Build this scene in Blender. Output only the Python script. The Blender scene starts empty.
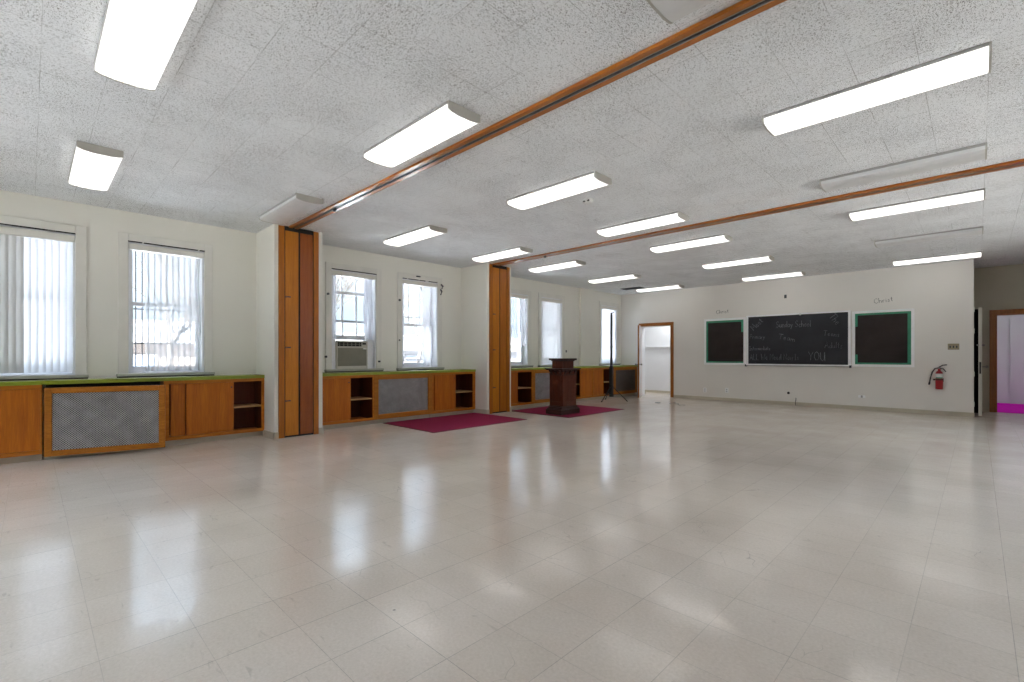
import bpy, bmesh, math, random
from mathutils import Vector, Matrix
random.seed(7)
sc = bpy.context.scene
COL = sc.collection
PI = math.pi

# ------------------------------------------------------------------ render look
sc.view_settings.view_transform = 'Standard'
sc.view_settings.look = 'None'
sc.view_settings.gamma = 1.0
sc.view_settings.use_curve_mapping = False
sc.view_settings.exposure = 0.82
sc.cycles.max_bounces = 10
sc.cycles.diffuse_bounces = 6
sc.cycles.transparent_max_bounces = 16
sc.cycles.sample_clamp_indirect = 6.0
sc.cycles.caustics_reflective = False
sc.cycles.caustics_refractive = False
sc.cycles.use_denoising = True

# ------------------------------------------------------------------ constants (metres)
H = 2.93            # ceiling height
XW = -7.54          # face of the window wall
YB = 12.30          # face of the chalkboard wall
XE = -0.05          # free end of the chalkboard wall
YR = 13.60          # recess wall
XR, YN = 2.6, -3.0  # right wall, rear wall
CAM_H = 1.137

# ------------------------------------------------------------------ materials
def new_mat(name):
    m = bpy.data.materials.new(name); m.use_nodes = True
    nt = m.node_tree
    return m, nt, nt.nodes['Principled BSDF']

def N(nt, typ, **kw):
    n = nt.nodes.new(typ)
    for k, v in kw.items():
        if k in n.inputs: n.inputs[k].default_value = v
        else: setattr(n, k, v)
    return n

def L(nt, a, b): nt.links.new(a, b)

def ramp(nt, fac, stops, interp='LINEAR'):
    r = nt.nodes.new('ShaderNodeValToRGB'); cr = r.color_ramp; cr.interpolation = interp
    cr.elements[0].position, cr.elements[0].color = stops[0][0], (*stops[0][1], 1)
    cr.elements[1].position, cr.elements[1].color = stops[-1][0], (*stops[-1][1], 1)
    for p, c in stops[1:-1]:
        e = cr.elements.new(p); e.color = (*c, 1)
    L(nt, fac, r.inputs['Fac']); return r.outputs['Color']

def coords(nt, scale=(1, 1, 1), loc=(0, 0, 0)):
    tc = nt.nodes.new('ShaderNodeTexCoord'); mp = nt.nodes.new('ShaderNodeMapping')
    mp.inputs['Scale'].default_value = scale; mp.inputs['Location'].default_value = loc
    L(nt, tc.outputs['Object'], mp.inputs['Vector']); return mp.outputs['Vector']

def g3(v): return (v, v, v)

def paint(name, col, rough=0.5, var=0.06, scale=3.0, spec=0.4, metal=0.0, bump=0.0, bscale=60):
    """painted or plain surface with a slight unevenness"""
    m, nt, b = new_mat(name)
    v = coords(nt)
    n = N(nt, 'ShaderNodeTexNoise', Scale=scale, Detail=4.0); L(nt, v, n.inputs['Vector'])
    lo = tuple(c * (1 - var) for c in col); hi = tuple(min(1, c * (1 + var)) for c in col)
    L(nt, ramp(nt, n.outputs['Fac'], [(0.3, lo), (0.7, hi)]), b.inputs['Base Color'])
    b.inputs['Roughness'].default_value = rough
    b.inputs['Specular IOR Level'].default_value = spec
    b.inputs['Metallic'].default_value = metal
    if bump:
        n2 = N(nt, 'ShaderNodeTexNoise', Scale=bscale, Detail=3.0); L(nt, v, n2.inputs['Vector'])
        bp = N(nt, 'ShaderNodeBump', Strength=bump, Distance=0.01); L(nt, n2.outputs['Fac'], bp.inputs['Height'])
        L(nt, bp.outputs['Normal'], b.inputs['Normal'])
    return m

def wood(name, dark, light, grain='z', rough=0.35, coat=0.3, f=1.0):
    """varnished wood, grain stretched along one axis"""
    m, nt, b = new_mat(name)
    sc_ = {'z': (14 * f, 14 * f, 0.9), 'y': (14 * f, 0.9, 14 * f), 'x': (0.9, 14 * f, 14 * f)}[grain]
    v = coords(nt, sc_)
    n = N(nt, 'ShaderNodeTexNoise', Scale=1.6, Detail=6.0, Roughness=0.62, Distortion=0.7); L(nt, v, n.inputs['Vector'])
    v2 = coords(nt, tuple(s * 4 for s in sc_))
    n2 = N(nt, 'ShaderNodeTexNoise', Scale=2.0, Detail=3.0); L(nt, v2, n2.inputs['Vector'])
    mx = N(nt, 'ShaderNodeMix', data_type='FLOAT'); mx.inputs[0].default_value = 0.35
    L(nt, n.outputs['Fac'], mx.inputs[2]); L(nt, n2.outputs['Fac'], mx.inputs[3])
    mid = tuple((a + c) / 2 for a, c in zip(dark, light))
    L(nt, ramp(nt, mx.outputs[0], [(0.32, dark), (0.5, mid), (0.66, light)]), b.inputs['Base Color'])
    b.inputs['Roughness'].default_value = rough
    b.inputs['Specular IOR Level'].default_value = 0.28
    b.inputs['Coat Weight'].default_value = coat; b.inputs['Coat Roughness'].default_value = 0.18
    bp = N(nt, 'ShaderNodeBump', Strength=0.08, Distance=0.002); L(nt, n2.outputs['Fac'], bp.inputs['Height'])
    L(nt, bp.outputs['Normal'], b.inputs['Normal'])
    return m

def emit(name, col, s):
    m = bpy.data.materials.new(name); m.use_nodes = True; nt = m.node_tree
    nt.nodes.remove(nt.nodes['Principled BSDF'])
    e = N(nt, 'ShaderNodeEmission'); e.inputs['Color'].default_value = (*col, 1); e.inputs['Strength'].default_value = s
    L(nt, e.outputs[0], nt.nodes['Material Output'].inputs['Surface']); return m

def grid_line(nt, sep_out, pitch, off, half):
    """1 on a thin line every `pitch` along one axis"""
    a = N(nt, 'ShaderNodeMath', operation='SUBTRACT'); L(nt, sep_out, a.inputs[0]); a.inputs[1].default_value = off
    d = N(nt, 'ShaderNodeMath', operation='PINGPONG'); L(nt, a.outputs[0], d.inputs[0]); d.inputs[1].default_value = pitch / 2
    l = N(nt, 'ShaderNodeMath', operation='LESS_THAN'); L(nt, d.outputs[0], l.inputs[0]); l.inputs[1].default_value = half
    f = N(nt, 'ShaderNodeMath', operation='DIVIDE'); L(nt, a.outputs[0], f.inputs[0]); f.inputs[1].default_value = pitch
    fl = N(nt, 'ShaderNodeMath', operation='FLOOR'); L(nt, f.outputs[0], fl.inputs[0])
    return l.outputs[0], fl.outputs[0]

def mixc(nt, fac, a, b, blend='MIX'):
    mx = N(nt, 'ShaderNodeMix', data_type='RGBA', blend_type=blend)
    if isinstance(fac, float): mx.inputs[0].default_value = fac
    else: L(nt, fac, mx.inputs[0])
    for s, v in ((mx.inputs[6], a), (mx.inputs[7], b)):
        if isinstance(v, tuple): s.default_value = (*v, 1)
        else: L(nt, v, s)
    return mx.outputs[2]

def mul(nt, a, b):
    m = N(nt, 'ShaderNodeMath', operation='MULTIPLY')
    for s, v in ((m.inputs[0], a), (m.inputs[1], b)):
        if isinstance(v, (int, float)): s.default_value = v
        else: L(nt, v, s)
    return m.outputs[0]

def floor_mat():
    m, nt, b = new_mat('vinyl_tile')
    v = coords(nt)
    sp = N(nt, 'ShaderNodeSeparateXYZ'); L(nt, v, sp.inputs[0])
    T = 0.3048
    lx, ix = grid_line(nt, sp.outputs[0], T, 0.34 * T - (-8.0 + 3.6) / 2, 0.0014)
    ly, iy = grid_line(nt, sp.outputs[1], T, 0.60 * T - (YN - 0.2 + 13.62) / 2, 0.0013)
    cb = N(nt, 'ShaderNodeCombineXYZ'); L(nt, ix, cb.inputs[0]); L(nt, iy, cb.inputs[1])
    wn = N(nt, 'ShaderNodeTexWhiteNoise', noise_dimensions='2D'); L(nt, cb.outputs[0], wn.inputs['Vector'])
    tone = ramp(nt, wn.outputs['Value'], [(0, (0.79, 0.715, 0.645)), (0.5, (0.81, 0.735, 0.665)), (1, (0.83, 0.755, 0.685))])
    big = N(nt, 'ShaderNodeTexNoise', Scale=0.9, Detail=5.0, Roughness=0.6); L(nt, v, big.inputs['Vector'])
    base = mixc(nt, 1.0, tone, ramp(nt, big.outputs['Fac'], [(0.3, (0.88, 0.86, 0.83)), (0.7, (1.04, 1.04, 1.04))]), 'MULTIPLY')
    # fine mottling of the tile and brown scuffs
    mo = N(nt, 'ShaderNodeTexNoise', Scale=75.0, Detail=4.0, Roughness=0.7); L(nt, v, mo.inputs['Vector'])
    base = mixc(nt, 1.0, base, ramp(nt, mo.outputs['Fac'], [(0.3, (0.90, 0.885, 0.86)), (0.68, (1.04, 1.04, 1.04))]), 'MULTIPLY')
    vs = coords(nt, (9.0, 34.0, 1.0))
    st = N(nt, 'ShaderNodeTexNoise', Scale=0.8, Detail=4.0, Distortion=1.2); L(nt, vs, st.inputs['Vector'])
    scuff = ramp(nt, st.outputs['Fac'], [(0.66, g3(0)), (0.75, g3(0.32))])
    base = mixc(nt, scuff, base, (0.36, 0.31, 0.25))
    sm = N(nt, 'ShaderNodeTexNoise', Scale=5.0, Detail=3.0); L(nt, v, sm.inputs['Vector'])
    sk = N(nt, 'ShaderNodeTexVoronoi', Scale=3.2, feature='F1'); L(nt, v, sk.inputs['Vector'])
    spot = ramp(nt, sk.outputs['Distance'], [(0.012, g3(0.6)), (0.03, g3(0))])
    base = mixc(nt, spot, base, (0.10, 0.085, 0.07))
    vw = N(nt, 'ShaderNodeTexNoise', Scale=3.0, Detail=2.0); L(nt, v, vw.inputs['Vector'])
    wv = N(nt, 'ShaderNodeVectorMath', operation='MULTIPLY_ADD'); L(nt, vw.outputs['Color'], wv.inputs[0]); wv.inputs[1].default_value = (0.5, 0.5, 0); L(nt, v, wv.inputs[2])
    vc = N(nt, 'ShaderNodeTexVoronoi', Scale=4.3, feature='DISTANCE_TO_EDGE'); L(nt, wv.outputs[0], vc.inputs['Vector'])
    gate = N(nt, 'ShaderNodeTexNoise', Scale=2.6, Detail=3.0); L(nt, v, gate.inputs['Vector'])
    scr = mul(nt, ramp(nt, vc.outputs['Distance'], [(0.003, g3(1)), (0.009, g3(0))]), ramp(nt, gate.outputs['Fac'], [(0.57, g3(0)), (0.68, g3(0.45))]))
    base = mixc(nt, scr, base, (0.30, 0.26, 0.22))
    kx = ramp(nt, sm.outputs['Fac'], [(0.25, g3(0.25)), (0.6, g3(0.85))])
    def line_k(idx, lo, hi):        # some joints are tight, some open
        q = N(nt, 'ShaderNodeTexWhiteNoise', noise_dimensions='1D'); L(nt, idx, q.inputs['W'])
        return ramp(nt, q.outputs['Value'], [(0.2, g3(lo)), (0.8, g3(hi))])
    seam = N(nt, 'ShaderNodeMath', operation='MAXIMUM'); L(nt, mul(nt, lx, line_k(ix, 0.35, 0.85)), seam.inputs[0]); L(nt, mul(nt, ly, line_k(iy, 0.2, 0.65)), seam.inputs[1])
    base = mixc(nt, mul(nt, seam.outputs[0], kx), base, (0.19, 0.165, 0.14))
    L(nt, base, b.inputs['Base Color'])
    # worn wax: gloss varies from patch to patch
    wx = N(nt, 'ShaderNodeTexNoise', Scale=2.3, Detail=5.0, Roughness=0.65); L(nt, v, wx.inputs['Vector'])
    L(nt, ramp(nt, wx.outputs['Fac'], [(0.3, g3(0.09)), (0.7, g3(0.17))]), b.inputs['Roughness'])
    b.inputs['Specular IOR Level'].default_value = 0.72
    vb = coords(nt, (9.0, 14.0, 1.0))
    bn = N(nt, 'ShaderNodeTexNoise', Scale=1.0, Detail=4.0, Roughness=0.55); L(nt, vb, bn.inputs['Vector'])
    b1 = N(nt, 'ShaderNodeBump', Strength=0.10, Distance=0.01); L(nt, bn.outputs['Fac'], b1.inputs['Height'])
    L(nt, b1.outputs['Normal'], b.inputs['Normal'])
    return m

def ceiling_mat():
    m, nt, b = new_mat('acoustic_tile')
    v = coords(nt)
    sp = N(nt, 'ShaderNodeSeparateXYZ'); L(nt, v, sp.inputs[0])
    T = 0.3048
    lx, ix = grid_line(nt, sp.outputs[0], T, 0.17 * T - (-8.0 + 3.6) / 2, 0.0016)
    ly, iy = grid_line(nt, sp.outputs[1], T, 0.16 * T - (YN - 0.2 + 13.75) / 2, 0.0016)
    cb = N(nt, 'ShaderNodeCombineXYZ'); L(nt, ix, cb.inputs[0]); L(nt, iy, cb.inputs[1])
    wn = N(nt, 'ShaderNodeTexWhiteNoise', noise_dimensions='2D'); L(nt, cb.outputs[0], wn.inputs['Vector'])
    tone = ramp(nt, wn.outputs['Value'], [(0, (0.85, 0.865, 0.885)), (0.5, (0.87, 0.885, 0.905)), (1, (0.89, 0.905, 0.925))])
    # fissures: short wormy pits, their direction turned tile by tile
    rot = N(nt, 'ShaderNodeVectorRotate', rotation_type='Z_AXIS'); L(nt, v, rot.inputs['Vector'])
    rnd = N(nt, 'ShaderNodeMath', operation='ROUND'); L(nt, mul(nt, wn.outputs['Value'], 3.0), rnd.inputs[0])
    L(nt, mul(nt, rnd.outputs[0], PI / 2), rot.inputs['Angle'])
    mp = N(nt, 'ShaderNodeMapping'); mp.inputs['Scale'].default_value = (84, 185, 1); L(nt, rot.outputs[0], mp.inputs['Vector'])
    n = N(nt, 'ShaderNodeTexNoise', Scale=1.0, Detail=3.0, Roughness=0.55, Distortion=1.4); L(nt, mp.outputs[0], n.inputs['Vector'])
    patch = N(nt, 'ShaderNodeTexNoise', Scale=1.7, Detail=2.0); L(nt, v, patch.inputs['Vector'])
    sh = N(nt, 'ShaderNodeMath', operation='MULTIPLY_ADD'); L(nt, patch.outputs['Fac'], sh.inputs[0]); sh.inputs[1].default_value = 0.14
    L(nt, n.outputs['Fac'], sh.inputs[2])
    fis = ramp(nt, sh.outputs[0], [(0.635, g3(0)), (0.675, g3(0.85))])
    col = mixc(nt, fis, tone, (0.15, 0.14, 0.135))
    seamn = N(nt, 'ShaderNodeTexNoise', Scale=2.1, Detail=2.0); L(nt, v, seamn.inputs['Vector'])
    keep = ramp(nt, seamn.outputs['Fac'], [(0.40, g3(0.06)), (0.60, g3(0.65))])
    seam = N(nt, 'ShaderNodeMath', operation='MAXIMUM'); L(nt, lx, seam.inputs[0]); L(nt, ly, seam.inputs[1])
    col = mixc(nt, mul(nt, seam.outputs[0], keep), col, (0.2, 0.19, 0.18))
    L(nt, col, b.inputs['Base Color'])
    b.inputs['Roughness'].default_value = 0.9; b.inputs['Specular IOR Level'].default_value = 0.15
    bp = N(nt, 'ShaderNodeBump', Strength=0.5, Distance=0.006, invert=True); L(nt, fis, bp.inputs['Height'])
    L(nt, bp.outputs['Normal'], b.inputs['Normal'])
    return m

def grille_mat(name, sheet, hole):
    """perforated radiator sheet: staggered round holes every 24 mm"""
    m, nt, b = new_mat(name)
    v = coords(nt, (1, 1, 1)); sp = N(nt, 'ShaderNodeSeparateXYZ'); L(nt, v, sp.inputs[0])
    def dots(offy, offz):
        cb = N(nt, 'ShaderNodeCombineXYZ')
        for src, off, i in ((sp.outputs[1], offy, 0), (sp.outputs[2], offz, 1)):
            a = N(nt, 'ShaderNodeMath', operation='ADD'); L(nt, src, a.inputs[0]); a.inputs[1].default_value = 50 + off
            d = N(nt, 'ShaderNodeMath', operation='PINGPONG'); L(nt, a.outputs[0], d.inputs[0]); d.inputs[1].default_value = 0.012
            L(nt, d.outputs[0], cb.inputs[i])
        ln = N(nt, 'ShaderNodeVectorMath', operation='LENGTH'); L(nt, cb.outputs[0], ln.inputs[0])
        lt = N(nt, 'ShaderNodeMath', operation='LESS_THAN'); L(nt, ln.outputs['Value'], lt.inputs[0]); lt.inputs[1].default_value = 0.0062
        return lt.outputs[0]
    mx = N(nt, 'ShaderNodeMath', operation='MAXIMUM'); L(nt, dots(0, 0), mx.inputs[0]); L(nt, dots(0.012, 0.012), mx.inputs[1])
    n = N(nt, 'ShaderNodeTexNoise', Scale=7.0, Detail=3.0); L(nt, v, n.inputs['Vector'])
    s = ramp(nt, n.outputs['Fac'], [(0.3, tuple(c * 0.8 for c in sheet)), (0.7, tuple(c * 1.15 for c in sheet))])
    L(nt, mixc(nt, mx.outputs[0], s, hole), b.inputs['Base Color'])
    b.inputs['Roughness'].default_value = 0.5; b.inputs['Metallic'].default_value = 0.15
    return m

def sheer(name, col, alpha, trans=0.6):
    """light-passing cloth: part open weave, part translucent thread"""
    m = bpy.data.materials.new(name); m.use_nodes = True; nt = m.node_tree
    nt.nodes.remove(nt.nodes['Principled BSDF'])
    d = N(nt, 'ShaderNodeBsdfDiffuse'); t = N(nt, 'ShaderNodeBsdfTranslucent'); tp = N(nt, 'ShaderNodeBsdfTransparent')
    v = coords(nt, (30, 30, 2)); n = N(nt, 'ShaderNodeTexNoise', Scale=1.0, Detail=3.0); L(nt, v, n.inputs['Vector'])
    c = ramp(nt, n.outputs['Fac'], [(0.3, tuple(x * 0.93 for x in col)), (0.7, col)])
    L(nt, c, d.inputs['Color']); L(nt, c, t.inputs['Color'])
    m1 = N(nt, 'ShaderNodeMixShader'); m1.inputs[0].default_value = trans; L(nt, d.outputs[0], m1.inputs[1]); L(nt, t.outputs[0], m1.inputs[2])
    m2 = N(nt, 'ShaderNodeMixShader'); m2.inputs[0].default_value = alpha; L(nt, tp.outputs[0], m2.inputs[1]); L(nt, m1.outputs[0], m2.inputs[2])
    L(nt, m2.outputs[0], nt.nodes['Material Output'].inputs['Surface']); return m

def glass(name):
    m = bpy.data.materials.new(name); m.use_nodes = True; nt = m.node_tree
    nt.nodes.remove(nt.nodes['Principled BSDF'])
    tp = N(nt, 'ShaderNodeBsdfTransparent'); tp.inputs['Color'].default_value = (0.94, 0.96, 0.97, 1)
    gl = N(nt, 'ShaderNodeBsdfGlossy'); gl.inputs['Roughness'].default_value = 0.03
    fr = N(nt, 'ShaderNodeFresnel'); fr.inputs['IOR'].default_value = 1.35
    mx = N(nt, 'ShaderNodeMixShader'); L(nt, fr.outputs[0], mx.inputs[0]); L(nt, tp.outputs[0], mx.inputs[1]); L(nt, gl.outputs[0], mx.inputs[2])
    L(nt, mx.outputs[0], nt.nodes['Material Output'].inputs['Surface']); return m

def carpet(name, a, b_):
    m, nt, b = new_mat(name)
    n = N(nt, 'ShaderNodeTexNoise', Scale=160.0, Detail=4.0); L(nt, coords(nt), n.inputs['Vector'])
    L(nt, ramp(nt, n.outputs['Fac'], [(0.3, a), (0.7, b_)]), b.inputs['Base Color'])
    b.inputs['Roughness'].default_value = 0.95; b.inputs['Specular IOR Level'].default_value = 0.1
    bp = N(nt, 'ShaderNodeBump', Strength=0.4, Distance=0.004); L(nt, n.outputs['Fac'], bp.inputs['Height']); L(nt, bp.outputs['Normal'], b.inputs['Normal'])
    return m

M = {}
M['floor'] = floor_mat(); M['ceiling'] = ceiling_mat()
M['wall'] = paint('cream_wall_paint', (0.82, 0.805, 0.74), 0.55, 0.02, 1.6, 0.3, bump=0.03, bscale=40)
M['wallb'] = paint('warm_white_wall_paint', (0.815, 0.785, 0.735), 0.5, 0.02, 1.4, 0.3, bump=0.02, bscale=40)
M['hall'] = paint('hall_wall_paint', (0.50, 0.46, 0.37), 0.6, 0.04, 1.6, 0.2)
M['base'] = paint('beige_baseboard', (0.55, 0.50, 0.40), 0.5, 0.06, 4)
M['casing'] = paint('window_casing_paint', (0.77, 0.755, 0.70), 0.4, 0.03, 5)
M['sillp'] = paint('grey_green_sill_paint', (0.46, 0.46, 0.40), 0.45, 0.08, 5)
M['sash'] = paint('white_sash_paint', (0.82, 0.83, 0.86), 0.4, 0.04, 6)
M['closet'] = paint('white_closet_paint', (0.80, 0.81, 0.83), 0.55, 0.03, 2)
M['lilac'] = paint('lilac_grey_wall_paint', (0.55, 0.56, 0.575), 0.55, 0.03, 2)
M['cab'] = wood('orange_cabinet_wood', (0.33, 0.078, 0.002), (0.54, 0.158, 0.006), 'z', 0.45, 0.06)
M['cabr'] = wood('golden_cabinet_rail', (0.34, 0.094, 0.004), (0.56, 0.185, 0.012), 'y', 0.45, 0.08)
M['cabh'] = wood('orange_cabinet_rail', (0.30, 0.088, 0.012), (0.50, 0.175, 0.03), 'y', 0.38, 0.25)
M['cabshade'] = wood('shade_darkened_wood', (0.07, 0.013, 0.004), (0.12, 0.026, 0.008), 'z', 0.6, 0.0)  # cabinet wood darkened to carry the shade inside niches and door gaps
M['shelf'] = wood('pale_shelf_wood', (0.42, 0.23, 0.09), (0.58, 0.35, 0.16), 'y', 0.45, 0.1)
M['oak'] = wood('oak_cover_frame', (0.29, 0.092, 0.006), (0.52, 0.19, 0.018), 'y', 0.45, 0.08, 2.0)
M['postf'] = wood('partition_frame_wood', (0.28, 0.078, 0.004), (0.45, 0.148, 0.010), 'z', 0.4, 0.15)
M['postl'] = wood('light_partition_panel', (0.38, 0.120, 0.005), (0.54, 0.190, 0.012), 'z', 0.4, 0.15)
M['postd'] = wood('red_partition_panel', (0.22, 0.046, 0.003), (0.33, 0.080, 0.007), 'z', 0.3, 0.3)
M['track'] = wood('ceiling_track_wood', (0.25, 0.075, 0.008), (0.42, 0.142, 0.018), 'x', 0.3, 0.4)
M['doorf'] = wood('door_casing_wood', (0.23, 0.066, 0.008), (0.38, 0.13, 0.018), 'z', 0.35, 0.3)
M['lect'] = wood('dark_lectern_wood', (0.050, 0.011, 0.006), (0.125, 0.028, 0.012), 'z', 0.35, 0.15)
M['lectd'] = wood('darker_lectern_wood', (0.024, 0.008, 0.008), (0.055, 0.017, 0.014), 'x', 0.3, 0.25)
M['green'] = paint('green_edge_band', (0.25, 0.31, 0.018), 0.35, 0.1, 8, 0.5)
M['ctop'] = paint('pale_green_laminate', (0.50, 0.52, 0.28), 0.22, 0.05, 6, 0.5)
M['grille'] = grille_mat('perforated_grey_sheet', (0.43, 0.415, 0.41), (0.06, 0.06, 0.062))
M['grilled'] = grille_mat('perforated_dark_sheet', (0.15, 0.125, 0.11), (0.03, 0.026, 0.024))
M['dark'] = paint('dark_and_gap_shade', (0.012, 0.010, 0.010), 0.7, 0.1, 5)  # near black; also painted in as the shade of gaps and hollows
M['black'] = paint('black_metal', (0.012, 0.012, 0.014), 0.4, 0.1, 9, 0.5)
M['iron'] = paint('dark_bar_metal', (0.035, 0.04, 0.05), 0.5, 0.1, 9, 0.4)
M['fixture'] = paint('white_fixture_metal', (0.43, 0.415, 0.375), 0.4, 0.03, 9)
M['pan'] = paint('grey_fixture_pan', (0.33, 0.325, 0.31), 0.4, 0.03, 9)
M['lens_on'] = emit('lit_lens', (1.0, 0.985, 0.95), 1.2)
M['lens_off'] = paint('unlit_lens', (0.66, 0.66, 0.66), 0.3, 0.05, 7, 0.5)
M['rug'] = carpet('burgundy_rug_pile', (0.20, 0.014, 0.046), (0.285, 0.024, 0.070))
M['magenta'] = carpet('magenta_carpet_pile', (0.50, 0.006, 0.36), (0.64, 0.012, 0.48))
M['slate'] = paint('chalkboard_slate', (0.020, 0.021, 0.026), 0.55, 0.35, 2.2, 0.4)
M['paper'] = paint('black_board_paper', (0.034, 0.026, 0.024), 0.7, 0.25, 3.5, 0.2, bump=0.25, bscale=4)
M['tape'] = paint('green_border_paper', (0.050, 0.285, 0.165), 0.55, 0.12, 9)
M['alu'] = paint('white_board_frame', (0.93, 0.93, 0.93), 0.35, 0.04, 6, 0.5)
M['alud'] = paint('grey_chalk_tray', (0.42, 0.41, 0.40), 0.4, 0.05, 6, 0.5)
M['chalk'] = paint('chalk_marks', (0.23, 0.23, 0.25), 0.9, 0.45, 30)
M['ink'] = paint('dark_ink', (0.16, 0.155, 0.14), 0.8, 0.3, 30)
M['red'] = paint('red_enamel', (0.36, 0.012, 0.018), 0.3, 0.05, 8, 0.5)
M['white'] = paint('white_plastic', (0.72, 0.72, 0.70), 0.4, 0.03, 8)
M['brass'] = paint('tan_metal_plate', (0.33, 0.28, 0.18), 0.4, 0.08, 9, 0.5)
M['steel'] = paint('worn_steel', (0.30, 0.29, 0.27), 0.35, 0.08, 9, 0.5, metal=0.6)
M['ac'] = paint('beige_ac_plastic', (0.58, 0.56, 0.49), 0.45, 0.03, 8)
M['acp'] = paint('taupe_ac_panel', (0.26, 0.25, 0.20), 0.5, 0.05, 8)
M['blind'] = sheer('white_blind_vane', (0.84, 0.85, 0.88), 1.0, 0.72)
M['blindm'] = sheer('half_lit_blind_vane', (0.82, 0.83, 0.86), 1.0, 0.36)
M['blindsh'] = sheer('shaded_blind_vane', (0.66, 0.66, 0.65), 1.0, 0.10)  # greyer, denser copy of the vane, shade of the overlap in its colour
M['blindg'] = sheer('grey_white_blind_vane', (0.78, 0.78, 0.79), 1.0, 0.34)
M['sheer'] = sheer('sheer_curtain_cloth', (0.80, 0.80, 0.83), 0.34, 0.4)
M['cloth'] = sheer('heavier_curtain_cloth', (0.74, 0.74, 0.78), 0.93, 0.35)
M['glass'] = glass('window_pane_glass')
M['bark'] = paint('grey_bark', (0.02, 0.018, 0.017), 0.9, 0.3, 12)
M['bounce_yard'] = paint('pale_bounce_ground', (0.42, 0.43, 0.45), 0.9, 0.12, 0.4)  # unseen ground made pale to reflect sun up to the ceiling
M['asphalt'] = paint('winter_ground', (0.12, 0.115, 0.11), 0.9, 0.15, 0.4)
M['brick'] = paint('pale_brown_brick', (0.055, 0.045, 0.04), 0.9, 0.2, 1.2)
M['stucco'] = paint('grey_stucco', (0.06, 0.06, 0.064), 0.9, 0.1, 1.2)
M['roofing'] = paint('grey_roofing', (0.025, 0.025, 0.027), 0.9, 0.2, 1)
M['awning'] = paint('faded_red_canvas', (0.10, 0.02, 0.018), 0.8, 0.15, 3)
M['pglass'] = paint('dark_house_glass', (0.05, 0.06, 0.08), 0.15, 0.1, 1, 0.5)

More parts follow.
